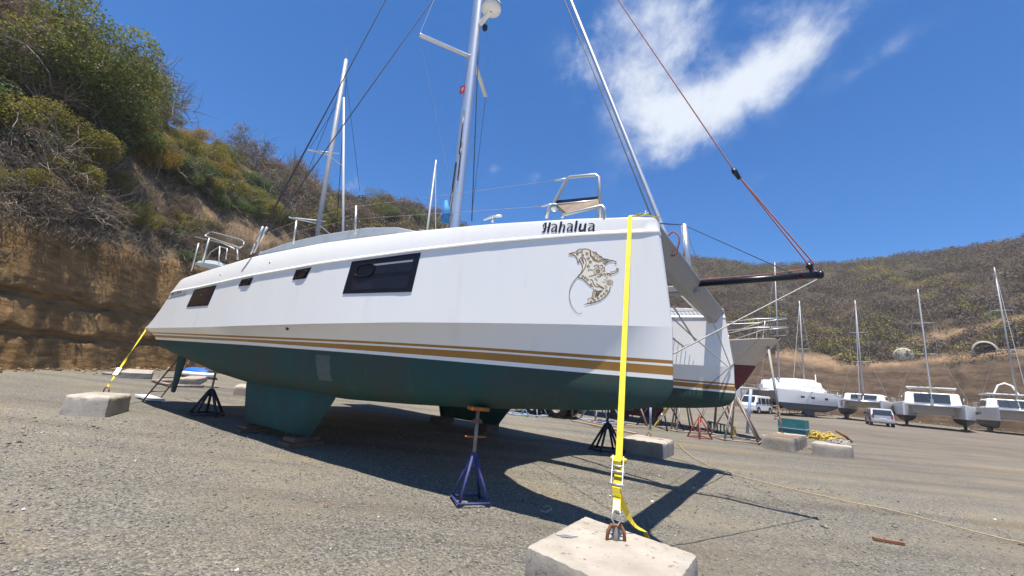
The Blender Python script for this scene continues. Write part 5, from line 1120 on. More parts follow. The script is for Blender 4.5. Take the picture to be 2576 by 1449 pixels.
# keel timbers
def timber(u0, v0, u1, v1, w, h, label, z=None, m='darkwood'):
    a = at_ground(u0, v0); b = at_ground(u1, v1); t = thing('timber', label, 'timber', a, 0, 'timbers under the near keel' if 'near keel' in label else None)
    if z is not None: a = a.copy(); b = b.copy(); a[2] = b[2] = z
    o = np.array(t.location); MB().bar(a-o+np.array([0, 0, h/2]), b-o+np.array([0, 0, h/2]), w, h).build('beam', m, t, .012); return t
for k, X in enumerate((-7.35, -5.85)):
    zg = float(gz(*B2W((X, 0, 0))[:2])); n = 2 if k else 1
    top = .2; hh = max((top-zg)/2-.005, .06)
    for lv in range(2):
        t = thing('timber', [['lower timber under the aft end of the near keel', 'upper timber under the aft end of the near keel'], ['lower timber under the front end of the near keel', 'upper timber under the front end of the near keel']][k][lv], 'timber', B2W((X, 0, zg)), -BA+.15*lv, 'timbers under the near keel')
        L_ = .62 if lv == 0 else .5; MB().box(-.16+.03*lv, .16-.02*lv, -L_/2, L_/2, lv*hh-.03*(lv == 0), (lv+1)*hh-.004).build('beam', 'darkwood', t, .012)
for k, X in enumerate((-7.6, -6.0)):
    zg = float(gz(*B2W((X, BB, 0))[:2])); t = thing('timber', ('timber stack under the aft end of the far keel', 'timber stack under the front end of the far keel')[k], 'timber', B2W((X, BB, zg)), -BA, 'timbers under the far keel'); MB().box(-.2, .2, -.3, .3, -.05, .195-zg).build('beam', 'darkwood', t, .012)
# ---- jack stands
def jack(label, base_px, v_collar, v_top, r, legs, m, rot=0, post='galv', pad=None, group='boat jack stands', rt=.028, top_z=None, base_ring=True, cat_='jack stand', hub=.05):
    p = at_ground(*base_px) if not hasattr(base_px[0], '__len__') else np.array(base_px[0]); zc_ = z_at(p, v_collar)-p[2]; ztp = (z_at(p, v_top)-p[2]) if top_z is None else top_z-p[2]
    t = thing('jack_stand', label, cat_, p, rot, group)
    ft = [(r*math.cos(2*math.pi*i/legs+.785), r*math.sin(2*math.pi*i/legs+.785), .01) for i in range(legs)]
    for f in ft: MB().tube([(f[0], f[1], .0), (f[0]*.12, f[1]*.12, zc_)], rt, 7).build('leg', m, t)
    if base_ring:
        for i in range(legs):
            a, b = ft[i], ft[(i+1) % legs]; MB().tube([(a[0], a[1], .04), (b[0], b[1], .04)], rt*.8, 6).build('base_rail', m, t)
    MB().lathe((0, 0, 0), [(hub, zc_-.12), (hub, zc_+.02), (hub*.8, zc_+.04)], 10).build('collar', m, t)
    if ztp > zc_: MB().tube([(0, 0, zc_-.1), (0, 0, ztp-.02)], .022, 8).build('screw_post', post, t)
    if pad: MB().box(-.11, .11, -.11, .11, ztp-.03, ztp+.012).build('pad', pad, t, .01); MB().lathe((0, 0, 0), [(.07, ztp-.17), (.05, ztp-.13)], 8).build('handle_nut', 'rust', t); MB().tube([(-.13, 0, ztp-.33), (.13, 0, ztp-.33)], .012, 6).build('handle', pad, t)
    return t
pj = B2W((-2.0, -.34, 0)); pj = at_ground(1181, 1266)
jack('tall dark blue jack stand with an orange pad under the near hull', (1181, 1266), 1146, 1026, .25, 4, 'jackblue', .35, 'galv', 'jackorange', rt=.018, hub=.036)
jack('dark jack stand with splayed legs under the far hull, beside the strap', (1527, 1135), 1066, 1012, .42, 6, 'jackdark', .2, 'jackdark')
jack('jack stand with dark and red legs under the stern of the near hull', (518, 1045), 982, 935, .33, 5, 'jackdark', .1, 'galv', 'greyrope')
j = jack('short red jack stand standing alone behind the far bow', (1760, 1102), 1052, 1040, .42, 4, 'jackred', .4, 'jackred')
jack('tall rusty tripod stand with crossed struts in front of the white van', (1853, 1108), 1000, 975, .95, 5, 'galv', .5, 'rust', rt=.035, hub=.07)
jack('pale blue jack stand behind the near hull, left of the pair', (1302, 1044), 1000, 985, .5, 4, 'jacklight', .3, 'galv', group='pale blue jack stands')
jack('pale blue jack stand with crossed legs behind the near hull', (1345, 1046), 1000, 985, .6, 4, 'jacklight', .9, 'galv', group='pale blue jack stands')
jack('pale blue jack stand beside the wooden prop behind the near hull', (1418, 1044), 1000, 985, .7, 4, 'jacklight', .1, 'galv', group='pale blue jack stands')
for k, (u, v, r) in enumerate(((1512, 1062, 1.0), (1590, 1070, .9), (1660, 1078, 1.0), (1720, 1084, 1.2), (1800, 1092, 1.1))):
    jack(('whitish stand beside the maroon keel', 'brown stand behind the tan topped block', 'dark stand just right of the tan topped block', 'galvanised stand left of the red jack stand', 'galvanised stand behind the green ladder')[k], (u, v), 985, 960, r, 4, ('jacklight', 'galv', 'jackdark', 'galv', 'galv')[k], .3+k, 'galv', group='stands under the beige yacht', rt=.035, base_ring=k != 2)
def prop(label, u0, v0, dv, m, name='strut', r=.05, tilt=0):
    p = at_ground(u0, v0); q = np.array([p[0], p[1], z_at(p, dv)]); q[:2] += np.array(CR[:2])*tilt; t = thing(name, label, 'strut', p); MB().tube([(0, 0, 0), q-p], r, 7).build('strut_tube', m, t); return t
prop('pale blue steel strut leaning behind the tall tripod stand', 1880, 1090, 978, 'jacklight', r=.07, tilt=.25); prop('grey pole leaning beside the pale blue strut', 1912, 1112, 990, 'galv', r=.045, tilt=-1.0); prop('wooden prop standing beside the pale blue jack stand', 1438, 1052, 1000, 'wood', r=.06); prop('pale blue pole standing just right of the far bow strap', 1636, 1082, 1000, 'jacklight', r=.05)
# ---- ladders
def ladder(label, a0, a1, b0, b1, n, m, group=None, rung=.012, rail=.018):
    t = thing('ladder', label, 'ladder', a0, 0, group); o = np.array(a0); s = MB()
    MB().tube([a0-o, a1-o], rail, 6).build('rail', m, t); MB().tube([b0-o, b1-o], rail, 6).build('rail', m, t)
    for i in range(n): q = (i+.4)/n; MB().tube([a0+(a1-a0)*q-o, b0+(b1-b0)*q-o], rung, 6).build('rung', m, t)
    return t
M['ladderbrown'] = mat('weathered_ladder', (.20, .13, .085), .6, var=.25, scale=6)
la, lb_ = at_ground(358, 1010), at_ground(398, 1008); lt = np.array(B2W((-11.6, .25, 1.55))); dd = lb_-la
ladder('weathered aluminium ladder leaning on the stern of the near hull', la, lt, lb_, lt+dd*.93, 8, 'ladderbrown')
ga, gb = at_ground(1785, 1086), at_ground(1846, 1100); gh = np.array([0, 0, .42]); M['ladgreen'] = mat('green_ladder', (.05, .17, .14), .6, var=.2)
gl = ladder('green ladder lying on its side behind the tall tripod stand', ga, gb, ga+gh, gb+gh, 7, 'ladgreen', rung=.03, rail=.03)
for p in (ga, gb): MB().box(p[0]-ga[0]-.08, p[0]-ga[0]+.08, p[1]-ga[1]-.05, p[1]-ga[1]+.05, p[2]-ga[2]+.02, p[2]-ga[2]+.46).build('end_cap', 'yellowrope', gl)
# ---- teal bin, boards, debris
c = at_ground(1998, 1098); t = thing('metal_bin', 'teal painted metal bin standing behind the planks on the block', 'bin', c, -.75); hz_ = z_at(c, 1055)-c[2]
for a, b in (((-.55, -.5), (.55, -.46)), ((-.55, .46), (.55, .5)), ((-.55, -.46), (-.51, .46)), ((.51, -.46), (.55, .46))): MB().box(a[0], b[0], a[1], b[1], 0, hz_).build('side_panel', 'teal', t)
MB().box(-.58, .58, -.53, .53, hz_*.45, hz_*.5).build('rib', 'jacklight', t); MB().box(-.5, .5, -.45, .45, 0, .05).build('floor_panel', 'teal', t)
for k, (u0, v0, u1, v1, w) in enumerate(((1440, 1060, 1600, 1093, .16), (1458, 1060, 1530, 1072, .1), (1540, 1074, 1640, 1078, .12))):
    a, b = at_ground(u0, v0), at_ground(u1, v1); t = thing('board', ('long pale board lying behind the foreground strap', 'short brown board beside the long pale board', 'board lying behind the tan topped block')[k], 'board', a, 0, 'boards on the ground'); MB().bar((0, 0, .03), b-a+np.array([0, 0, .03]), w, .05).build('board_plank', 'wood', t)
a, b = at_ground(2196, 1357), at_ground(2276, 1372); t = thing('stick', 'rusty brown stick lying on the gravel at the right', 'stick', a); MB().bar((0, 0, .015), b-a+np.array([0, 0, .015]), .04, .03).build('stick_bar', 'rust', t)
for k, (u, v, s) in enumerate(((820, 1271, .022), (1560, 1233, .02), (60, 1282, .02), (2503, 1308, .03), (595, 1437, .02), (1535, 1248, .02), (1640, 1262, .022), (1745, 1228, .025))):
    p = at_ground(u, v); t = thing('pale_stone', ('small brown stone lying alone on the gravel below the near hull', 'tiny pale scrap left of the foreground strap', 'pale scrap on the gravel at the far left', 'pale piece of litter on the gravel at the far right', 'white pebble at the bottom edge, left of the middle', 'pale scrap beside the foreground strap', 'pale stone right of the foreground strap', 'pale stone near the shadow of the bow')[k], 'stone', p, k); rng = np.random.default_rng(k)
    mb = MB(); base = [(1, 0, 0), (-.5, .8, 0), (-.6, -.8, 0), (.3, .1, .7), (-.3, -.2, .6), (0, 0, -.5)]; mb.add([np.array(q)*s*rng.uniform(.7, 1.3, 3)*np.array([1.4, 1, .8])+np.array([0, 0, s*.2]) for q in base], [(0, 1, 3), (1, 4, 3), (1, 2, 4), (2, 0, 4), (0, 3, 4), (1, 0, 5), (2, 1, 5), (0, 2, 5)]); mb.build('stone_body', 'rust' if k == 0 else 'tag', t)
def ground_line(label, px, r, m, name='rope'):
    P = [at_ground(*p) for p in px]; Q = []
    for i in range(len(P)-1):
        for s in np.linspace(0, 1, 9)[:-1]: p = P[i]+(P[i+1]-P[i])*s+np.array([math.sin(i*5+s*9)*.015, math.cos(i*3+s*7)*.015, 0]); p[2] = float(gz(p[0], p[1]))+r+.022+float(fbm(np.array([p[0]*1.3]), np.array([p[1]*1.3]), 3)[0])*.05; Q.append(p)
    t = thing(name, label, 'rope', Q[0]); MB().tube([q-Q[0] for q in Q], r, 5).build('rope_strand', m, t)
M['tanrope'] = mat('tan_rope', (.42, .33, .21), .9, var=.25, scale=20)
ground_line('thin tan rope running over the gravel from the tan topped block to the right', [(1702, 1118), (1745, 1155), (1800, 1185), (1900, 1212), (2060, 1250), (2250, 1293), (2450, 1343), (2576, 1372), (2700, 1400)], .009, 'tanrope')
ground_line('curl of dark line lying in the shade beside the blue jack stand', [(1358, 1292), (1370, 1298), (1388, 1290), (1380, 1280), (1366, 1284)], .008, 'greyrope', 'line_scrap')
# junk by the cutting: blue tarp over a dinghy, pipes
c = at_ground(490, 948); t = thing('dinghy', 'upturned dinghy under a bright blue tarpaulin behind the stern', 'dinghy', c, -.5)
mb = MB(); n = 12
mb.lathe((0, 0, .25), [(1.5, 0), (1.45, .2), (1.1, .42), (.5, .55), (.01, .58)], 18); o = mb.build('tarpaulin', 'tarpblue', t); o.scale = (1.1, .5, .85)
mb = MB(); mb.tube([(1.7*math.cos(a), .8*math.sin(a), .22) for a in np.linspace(0, 6.28, 21)[:-1]], .16, 8, closed=True); mb.build('tube_collar', 'tag', t)
t.scale = (.62, .62, .62)
for s in (-.8, .8): MB().box(s-.06, s+.06, -.6, .6, -.1, .14).build('trestle', 'jackred', t)
for k, (pts, lb) in enumerate([([(382, 962), (500, 962)], 'long grey pipe lying behind the ladder'), ([(386, 962), (430, 975), (512, 976)], 'bent grey pipe lying behind the ladder'), ([(355, 1000), (395, 1012)], 'white board lying at the foot of the ladder'), ([(255, 943), (300, 946)], 'bundle of pale rods beside the long low block')]):
    P = [at_ground(*p) for p in pts]; t = thing('pipe' if k < 2 else 'board', lb, 'pipe' if k < 2 else 'board', P[0]); 
    if k == 2: MB().bar((0, 0, .06), P[1]-P[0]+np.array([0, 0, .05]), .3, .04).build('board_plank', 'tag', t)
    else: MB().tube([p-P[0]+np.array([0, 0, .06]) for p in P], .05, 6).build('pipe_tube', 'galv', t)
for (u, v) in ((2273, 897),):
    h = hit_terrain(u, v); p = h[0]; t = thing('tank_end', 'pale round tank end showing in the bank behind the right-hand boats', 'tank', p); d = CC-p; d[2] = 0; d /= np.linalg.norm(d)
    MB().lathe((0, 0, 0), [(.001, 1.25), (1.0, 1.22), (1.38, 1.1), (1.45, .9), (1.45, -1.5)], 26, axis=d).build('tank_shell', 'concretepipe', t)
h = hit_terrain(2478, 885); p = h[0]; t = thing('culvert_ring', 'big round concrete ring half buried in the bank at the far right', 'culvert', p); d = CC-p; d[2] = 0; d /= np.linalg.norm(d)
MB().lathe((0, 0, .2), [(1.15, .7), (1.42, .7), (1.42, -1.2), (1.15, -1.2), (1.15, .7)], 28, axis=d).build('ring_shell', 'concretepipe', t)
#PART5
# ================================================================== OTHER BOATS AND VEHICLES
def loft(mb, L, B, zb_, zs_, zwl, zk, y0=0, fine=.55, stern=.8, rake=.06, sag=.12, strake=0, plumb=False, n=22):
    """hull along +x (bow); returns nothing, adds topside(0), bottom(1), deck(2) faces"""
    rowsn = 9; V = []
    for i in range(n):
        t = i/(n-1); x = L/2-L*t
        hb = B/2*min(1, max(.02, (t/.5)**fine if t < .5 else 1))*(1 if t < .6 else 1-(1-stern)*((t-.6)/.4)**1.6)
        sheer = zb_+(zs_-zb_)*t-sag*math.sin(t*math.pi); kz = zk+(zwl-zk)*(max(0, 1-t/.18)**2*.95+max(0, (t-.75)/.25)**1.6*.8)
        for k, (f, w) in enumerate(((1.0, 0), (1.0, .03), (.99, .35), (.95, .7), (.86, 1.0), (.80, 1.3), (.62, 1.6), (.32, 1.87), (0., 2.0))):
            z = sheer+(zwl-sheer)*w if w <= 1 else zwl+(kz-zwl)*(w-1)
            xx = x-(rake*L*w/1.0*max(0, 1-t/.25) if w <= 1 else rake*L*max(0, 1-t/.25))
            V.append((xx, hb*f, z))
    K = len(V); vs = [(x, y0+y, z) for x, y, z in V]+[(x, y0-y, z) for x, y, z in V]; R = rowsn
    T, Bm, D = [], [], []
    for i in range(n-1):
        for k in range(R-1):
            a = i*R+k; tgt = T if k < 4 else Bm; tgt.append((a, a+1, a+R+1, a+R)); tgt.append((K+a, K+a+R, K+a+R+1, K+a+1))
        a = i*R; D.append((a, a+R, K+a+R, K+a))
    for k in range(R-1):
        a = (n-1)*R+k; (T if k < 4 else Bm).append((a, a+1, K+a+1, K+a)); a = k; (T if k < 4 else Bm).append((a, K+a, K+a+1, a+1))
    mb.add(vs, T, 0, True); o = len(mb.v)-2*K
    for lst, m in ((Bm, 1), (D, 2)):
        for f in lst: mb.f.append(tuple(i+o for i in f)); mb.m.append(m); mb.sm.append(m == 1)
def yacht_mast(t, x, y, z0, z1, spreaders, sw, bow, stern, r=.09, rake=0., chain=None, furl=True, boom=None):
    top = (x-rake, y, z1); mo = MB().tube([(x, y, z0), (x-rake*.5, y, (z0+z1)/2), top], [r, r*.95, r*.7], 8).build('mast', 'farmast', t)
    for f in spreaders:
        p = np.array([x-rake*f, y, z0+(z1-z0)*f])
        for s in (-1, 1): MB().tube([p, p+np.array([-.25, s*sw, .05])], .035, 6).build('spreader', 'farmast', mo)
    tops = np.array(top)-np.array([0, 0, .3])
    for s in (-1, 1):
        c = np.array([x-.4, y+s*(chain if chain else sw*1.1), z0-.6]); path = [c]+[np.array([x-rake*f-.25, y+s*sw, z0+(z1-z0)*f+.05]) for f in spreaders]+[tops]; MB().tube(path, .011, 3, cap=False).build('shroud', 'steel', t)
    MB().tube([bow, tops], .035 if furl else .012, 6, cap=False).build('forestay', 'farmast' if furl else 'steel', t)
    if stern is not None: MB().tube([stern, top], .011, 3, cap=False).build('backstay', 'steel', t)
    MB().tube([top, np.array(top)+np.array([0, 0, .6])], .01, 4).build('aerial', 'steel', mo)
    if boom: MB().tube([(x-.1, y, z0+.9), (x-boom, y, z0+1.0)], .09, 8).build('boom', 'alu', t); MB().tube([(x-.2, y, z0+1.08), (x-boom*.95, y, z0+1.12)], .16, 8).build('sail_cover', 'tarpblue', t)
    return mo
def heading(u, left, toward):
    az = math.radians(azel(u, 1000)[0]); l = np.array([-math.cos(az), math.sin(az)]); tw = np.array([-math.sin(az), -math.cos(az)]); f = l*left+tw*toward; return math.atan2(f[1], f[0])
def stands(t, pts, h, m='galv'):
    for x, y in pts:
        mb = MB()
        for a in range(3): mb.tube([(x+.45*math.cos(a*2.1), y+.45*math.sin(a*2.1), 0), (x, y, h)], .03, 5)
        mb.build('support_stand', m, t)
# ---- sailing catamarans standing at the far side
def yacht_cat(label, px, rot, L, W, zs_, zwl, zk, z_mast, bottom, top='greyhull', mast_x=.6, spread=(.36, .66), cabin=(3.4, .9), rake=.4, style=0, group='catamarans parked across the yard', dz=0, hullw=1.35):
    p = np.array([px[0], px[1], float(gz(*px))+dz]); t = thing('sailing_catamaran', label, 'catamaran', p, rot, group); yh = W/2-hullw/2
    for s in (-1, 1):
        mb = MB(); loft(mb, L, hullw, zs_+.08, zs_, zwl, zk, s*yh, .92, .82, .015, .02); mb.build('hull', [top, bottom, 'deckwhite'], t)
        MB().hexa([(-.9, s*yh-.1, .15), (.9, s*yh-.1, .15), (.9, s*yh+.1, .15), (-.9, s*yh+.1, .15), (-1.2, s*yh-.13, zk+.25), (1.3, s*yh-.13, zk+.25), (1.3, s*yh+.13, zk+.25), (-1.2, s*yh+.13, zk+.25)]).build('keel', bottom, t)
        for x in (-.8, .7): MB().box(x-.2, x+.2, s*yh-.35, s*yh+.35, -.1, .16).build('support_timber', 'darkwood', t)
        MB().tube([(L*.2, s*(yh+hullw/2), zs_+.55), (-L*.42, s*(yh+hullw/2), zs_+.5)], .014, 4).build('lifeline', 'steel', t)
        for x in np.linspace(-L*.42, L*.2, 5): MB().tube([(x, s*(yh+hullw/2-.03), zs_-.1), (x, s*(yh+hullw/2), zs_+.55)], .016, 4).build('stanchion', 'steel', t)
        MB().tube([(L*.3, s*(yh+.3), zs_-.05), (L*.32, s*(yh+.3), zs_+.65), (L*.47, s*yh, zs_+.7), (L*.47, s*yh, zs_)], .018, 5).build('pulpit', 'steel', t)
    MB().box(-L*.42, L*.16, -yh, yh, zwl+.3, zs_-.02).build('bridgedeck', top, t, .05)
    MB().tube([(L*.40, -yh, zs_-.15), (L*.40, yh, zs_-.15)], .1, 8).build('crossbeam', 'alu', t)
    nt_ = MB(); nt_.box(L*.16, L*.39, -yh+.4, yh-.4, zs_-.16, zs_-.13); nt_.build('trampoline', 'net', t)
    cl, ch = cabin; cw = yh+.15
    x0, x1 = mast_x+.4, mast_x+.4-cl*1.35
    MB().prism([(x0, -cw*.62), (x0+.25, 0), (x0, cw*.62), (x0-.7, cw), (x1, cw), (x1, -cw), (x0-.7, -cw)], zs_-.05, zs_+ch, fn=lambda x, y, z: ((x-.85 if x > x0-.2 else x) if z > zs_+.3 else x, y*(.9 if z > zs_+.3 else 1), z)).build('cabin', 'deckwhite', t, .2)
    # wrap-round windscreen in panes
    for k, (ya, yb, xa, xb) in enumerate(((-cw*.60, -.04, x0, x0+.24), (.04, cw*.60, x0+.24, x0)) if style != 2 else ()):
        a, b = np.array([xa+.03, ya, zs_+.22]), np.array([xb+.03, yb, zs_+.22]); up = np.array([-.68, 0, ch-.36]); MB().hexa([a, b, b+up, a+up]+[q+np.array([.03, 0, .02]) for q in (a, b, b+up, a+up)]).build('windscreen_pane', 'glass', t)
    for s in (-1, 1):
        for xw in (L*.22, L*.05, -L*.18): MB().box(xw-.32, xw+.32, s*(yh+hullw*.5)-.06, s*(yh+hullw*.5)+.012, zwl+.62, zwl+.86).build('hull_window', 'glass', t)
        if style == 2: continue
        a, b = np.array([x0-.55, s*(cw*.985), zs_+.25]), np.array([x1+.3, s*(cw*1.0), zs_+.25]); up = np.array([-.3, -s*cw*.085, ch-.45]); MB().hexa([a, b, b+up+np.array([.3, 0, 0]), a+up]+[q+np.array([0, s*.025, .0]) for q in (a, b, b+up+np.array([.3, 0, 0]), a+up)]).build('side_window', 'glass', t)
    if style == 1: MB().box(x1-1.6, x0-1.3, -cw*.85, cw*.85, zs_+ch+.55, zs_+ch+.66).build('bimini', 'deckwhite', t, .04); [MB().tube([(x, y, zs_+ch-.05), (x, y, zs_+ch+.6)], .025, 5).build('bimini_pole', 'steel', t) for x in (x1-1.4, x0-1.7) for y in (-cw*.75, cw*.75)]
    if style == 2:
        MB().hexa([(x1-.8, -cw, zs_+.15), (x0+.2, -cw*.9, zs_+.15), (x0+.2, cw*.9, zs_+.15), (x1-.8, cw, zs_+.15), (x1-.2, -cw*.6, zs_+ch+.35), (x0-1.2, -cw*.5, zs_+ch+.3), (x0-1.2, cw*.5, zs_+ch+.3), (x1-.2, cw*.6, zs_+ch+.35)]).build('cover_sheet', 'silvertarp', t, .15)
    yacht_mast(t, mast_x, 0, zs_+(ch if style else .3), z_mast, spread, .95, (L*.40, 0, zs_), None, .09, rake, yh+.5, furl=style != 2, boom=0)
    MB().box(L*.37, L*.43, -.12, .12, zs_+.0, zs_+.5).build('anchor_gear', 'steel', t)
    return t, p
def zscale(px, vtop):  # height above the spot for a sight line
    p = at_ground(*px); return z_at(p, vtop)-p[2]

def rot_of(fx, fy): return math.atan2(fy, fx)
def ztop(xy, v): return z_at(np.array([xy[0], xy[1], 0.]), v)-float(gz(*xy))
cA = (34.6, 53.8); yacht_cat('sailing catamaran with a silver cover sheet over its cabin, behind the white van', cA, rot_of(-.89, -.46), 12.2, 7.1, 2.85, 1.45, .62, ztop((34.6, 53.8), 662), 'bluebottom', style=2, mast_x=1.0, cabin=(3.6, 1.25), hullw=1.8)
cC = (45.6, 55.1); yacht_cat('small white sailing catamaran parked behind the silver car', cC, rot_of(-.72, -.69), 10.4, 5.7, 2.45, 1.35, .6, ztop((45.6, 55.1), 757), 'bluebottom', mast_x=.8, cabin=(2.6, .85), hullw=1.7)
cD = (47.6, 48.4); yacht_cat('white sailing catamaran facing the camera with dark windscreen and black bottoms', cD, rot_of(-.70, -.71), 10.2, 6.6, 2.5, 1.2, .5, ztop((47.6, 48.4), 724), 'blackbottom', mast_x=-.4, cabin=(3.2, 1.35), style=1, hullw=2.0)
cE = (60.2, 50.9); tE, _ = yacht_cat('white sailing catamaran cut off by the right edge of the picture', cE, rot_of(-.64, -.77), 12.4, 7.0, 2.75, 1.35, .5, ztop((60.2, 50.9), 672), 'blackbottom', mast_x=.2, cabin=(3.6, 1.2), style=1, hullw=1.9)
MB().tube([(-4.6, -1.0, 2.7), (-4.7, -1.1, 4.6), (-4.7, -.6, 5.8), (-4.7, 0, 6.1), (-4.7, .6, 5.8), (-4.7, 1.1, 4.6), (-4.6, 1.0, 2.7)], .09, 8).build('stern_arch', 'deckwhite', tE)
# ---- monohulls
def monohull(label, xy, rot, L, B, zb_, zs_, zwl, zk, top, bottom, zm, mast_x, spread, sw, rake=.3, fine=.55, mizzen=None, keel=True, group='yachts standing on stands', boottop=None, boom=0, rigged=True, stdn=None, brake=.10):
    p = np.array([xy[0], xy[1], float(gz(*xy))]); t = thing('sailing_yacht', label, 'sailing yacht', p, rot, group)
    mb = MB(); loft(mb, L, B, zb_, zs_, zwl, zk, 0, fine, .7, brake, .15); mb.build('hull', [top, bottom, 'deckwhite'], t)
    if keel: MB().hexa([(-1.6, -.12, .25), (1.2, -.12, .25), (1.2, .12, .25), (-1.6, .12, .25), (-1.8, -.2, zk+.3), (1.9, -.2, zk+.3), (1.9, .2, zk+.3), (-1.8, .2, zk+.3)]).build('keel', bottom, t); MB().hexa([(-L*.42, -.05, zk-.4), (-L*.37, -.05, zk-.4), (-L*.37, .05, zk-.4), (-L*.42, .05, zk-.4), (-L*.43, -.06, zwl+.1), (-L*.37, -.06, zwl+.1), (-L*.37, .06, zwl+.1), (-L*.43, .06, zwl+.1)]).build('rudder', bottom, t)
    for x in (-1.2, .8): MB().box(x-.3, x+.3, -.5, .5, -.1, .26).build('support_timber', 'darkwood', t)
    zd = (zb_+zs_)/2
    MB().prism([(L*.18, -.3), (L*.18, .3), (L*.1, B*.26), (-L*.2, B*.3), (-L*.2, -B*.3), (L*.1, -B*.26)], zd-.2, zd+.42, fn=lambda x, y, z: (x-(.5 if z > zd and x > L*.15 else 0), y*(.85 if z > zd else 1), z)).build('cabin', 'deckwhite', t, .05)
    for s in (-1, 1):
        for k in range(3): x = L*.05-k*.9; MB().box(x-.3, x+.3, s*B*.272-.02, s*B*.272+.02, zd+.1, zd+.28).build('cabin_window', 'glass', t)
        MB().tube([(L*.46, s*.25, zb_+.62), (L*.3, s*B*.33, zd+.75), (0, s*B*.47, zd+.6), (-L*.45, s*B*.36, zs_+.62)], .012, 4, cap=False).build('lifeline', 'steel', t)
        for x, y in ((L*.3, B*.34), (L*.12, B*.44), (-L*.1, B*.47), (-L*.3, B*.42), (-L*.45, B*.36)): MB().tube([(x, s*y, zd-.15), (x, s*y, zd+.66)], .016, 5).build('stanchion', 'steel', t)
    for hh in (.42, .78): MB().tube([(L*.32, -B*.30, zd+hh), (L*.44, -.35, zb_+hh), (L*.52, -.1, zb_+hh), (L*.52, .1, zb_+hh), (L*.44, .35, zb_+hh), (L*.32, B*.30, zd+hh)], .02, 6).build('pulpit_rail', 'steel', t)
    for y in (-.3, .3): MB().tube([(L*.44, y, zb_-.05), (L*.45, y, zb_+.78)], .018, 5).build('pulpit_leg', 'steel', t)
    if rigged: yacht_mast(t, mast_x, 0, zd+.3, zm, spread, sw, (L*.47, 0, zb_), (-L*.48, 0, zs_), .1, rake, B*.42, boom=boom)
    if mizzen: MB().tube([(mizzen[0], 0, zd+.2), (mizzen[0]-.15, 0, mizzen[1])], [.09, .06], 8).build('mizzen_mast', 'deckwhite', t)
    for x, y in (stdn or ((L*.25, B*.42), (L*.25, -B*.42), (-L*.12, B*.5), (-L*.12, -B*.5), (-L*.32, B*.42), (-L*.32, -B*.42))):
        mb = MB()
        for a in range(3): mb.tube([(x+.55*math.cos(a*2.1+.4), y*1.05+.55*math.sin(a*2.1+.4), 0), (x, y*.98, zwl-.25)], .035, 5)
        mb.tube([(x, y*.98, zwl-.3), (x, y*.9, zwl+.05)], .03, 5); mb.build('support_stand', 'galv', t)
    return t
fG = np.array([.61, -.79]); bowG = np.array([10.95, 17.1]); zG = z_at(np.array([bowG[0], bowG[1], 0.]), 856)-float(gz(*bowG)); LG = 13.5
tG = monohull('beige sailing yacht with maroon bottom, its bow showing behind the far hull', tuple(bowG-fG*LG*.5), rot_of(*fG), LG, 4.0, zG, zG-.55, zG-1.12, zG-2.6, 'beige', 'maroon', 15, 0, (), 0, rigged=False, fine=.62, brake=.075)
MB().tube([(LG*.5-.03, -.06, zG+.0), (LG*.2, -1.35, zG-.28), (-LG*.1, -2.02, zG-.5)], .035, 6).build('toe_rail', 'maroon', tG)
MB().tube([(LG*.5-1.9, -.52, zG-1.0), (LG*.1, -1.86, zG-1.08), (-LG*.2, -1.97, zG-1.05)], .04, 6).build('boot_stripe', 'tag', tG)
# line and tackle from its bow to the block with planks
bw_ = np.array([bowG[0], bowG[1], zG+float(gz(*bowG))])-np.array([fG[0], fG[1], 0])*.5; rg = r3+np.array([0, 0, .06])
t = thing('tie_down_line', 'pale tie-down line from the beige bow to the block with planks', 'tie-down line', rg); mid = rg+(bw_-rg)*.27
MB().tube([mid-rg, bw_-rg], .045, 6).build('webbing', 'greyrope', t); MB().tube([(0, 0, 0), mid-rg+np.array([.03, 0, 0])], .02, 5).build('chain', 'rust', t)
Pk = []
rng_ = np.random.default_rng(2)
for i in range(26): Pk.append(mid-rg+np.array([rng_.normal()*.08, rng_.normal()*.05, -.02-.035*i*(.6+.4*rng_.random())*.7]))
MB().tube(Pk, .025, 5).build('knotted_line', 'greyrope', t)
def at_uD(u, D): x = (u-1288)/F_PX; d = ray(u, 900); k = D/(d@CF); return (CC+d*k)[:2]
pH = at_uD(797, 23.5); zH = z_at(np.array([*pH, 0.]), 150)-float(gz(*pH))
tH = monohull('sailing yacht with a tall silver mast and two sets of spreaders, hidden behind the stern', tuple(pH), rot_of(.75, -.66), 11, 3.6, 2.7, 2.5, 1.5, .75, 'greyhull', 'blackbottom', zH, 0.0, (.34, .70), .75, rake=-.0, rigged=False)
def wl_(o, P): d = np.asarray(P, float)-np.array(o.location); c, q = math.cos(-o.rotation_euler[2]), math.sin(-o.rotation_euler[2]); return (d[0]*c-d[1]*q, d[0]*q+d[1]*c, d[2])
fwd_d = lambda u, v, D: CC+ray(u, v)*(D/(ray(u, v)@CF))
def raked(o, u0, v0, u1, v1, D, r, m, nm_): return MB().tube([wl_(o, fwd_d(u0, v0+60, D)), wl_(o, fwd_d(u0, v0, D)), wl_(o, fwd_d(u1, v1, D))], [r, r, r*.75], 10).build(nm_, m, o)
mH = raked(tH, 799, 580, 871, 150, 21.5, .125, 'farmast', 'mast'); raked(tH, 863, 570, 865, 245, 21.0, .055, 'deckwhite', 'furled_sail')
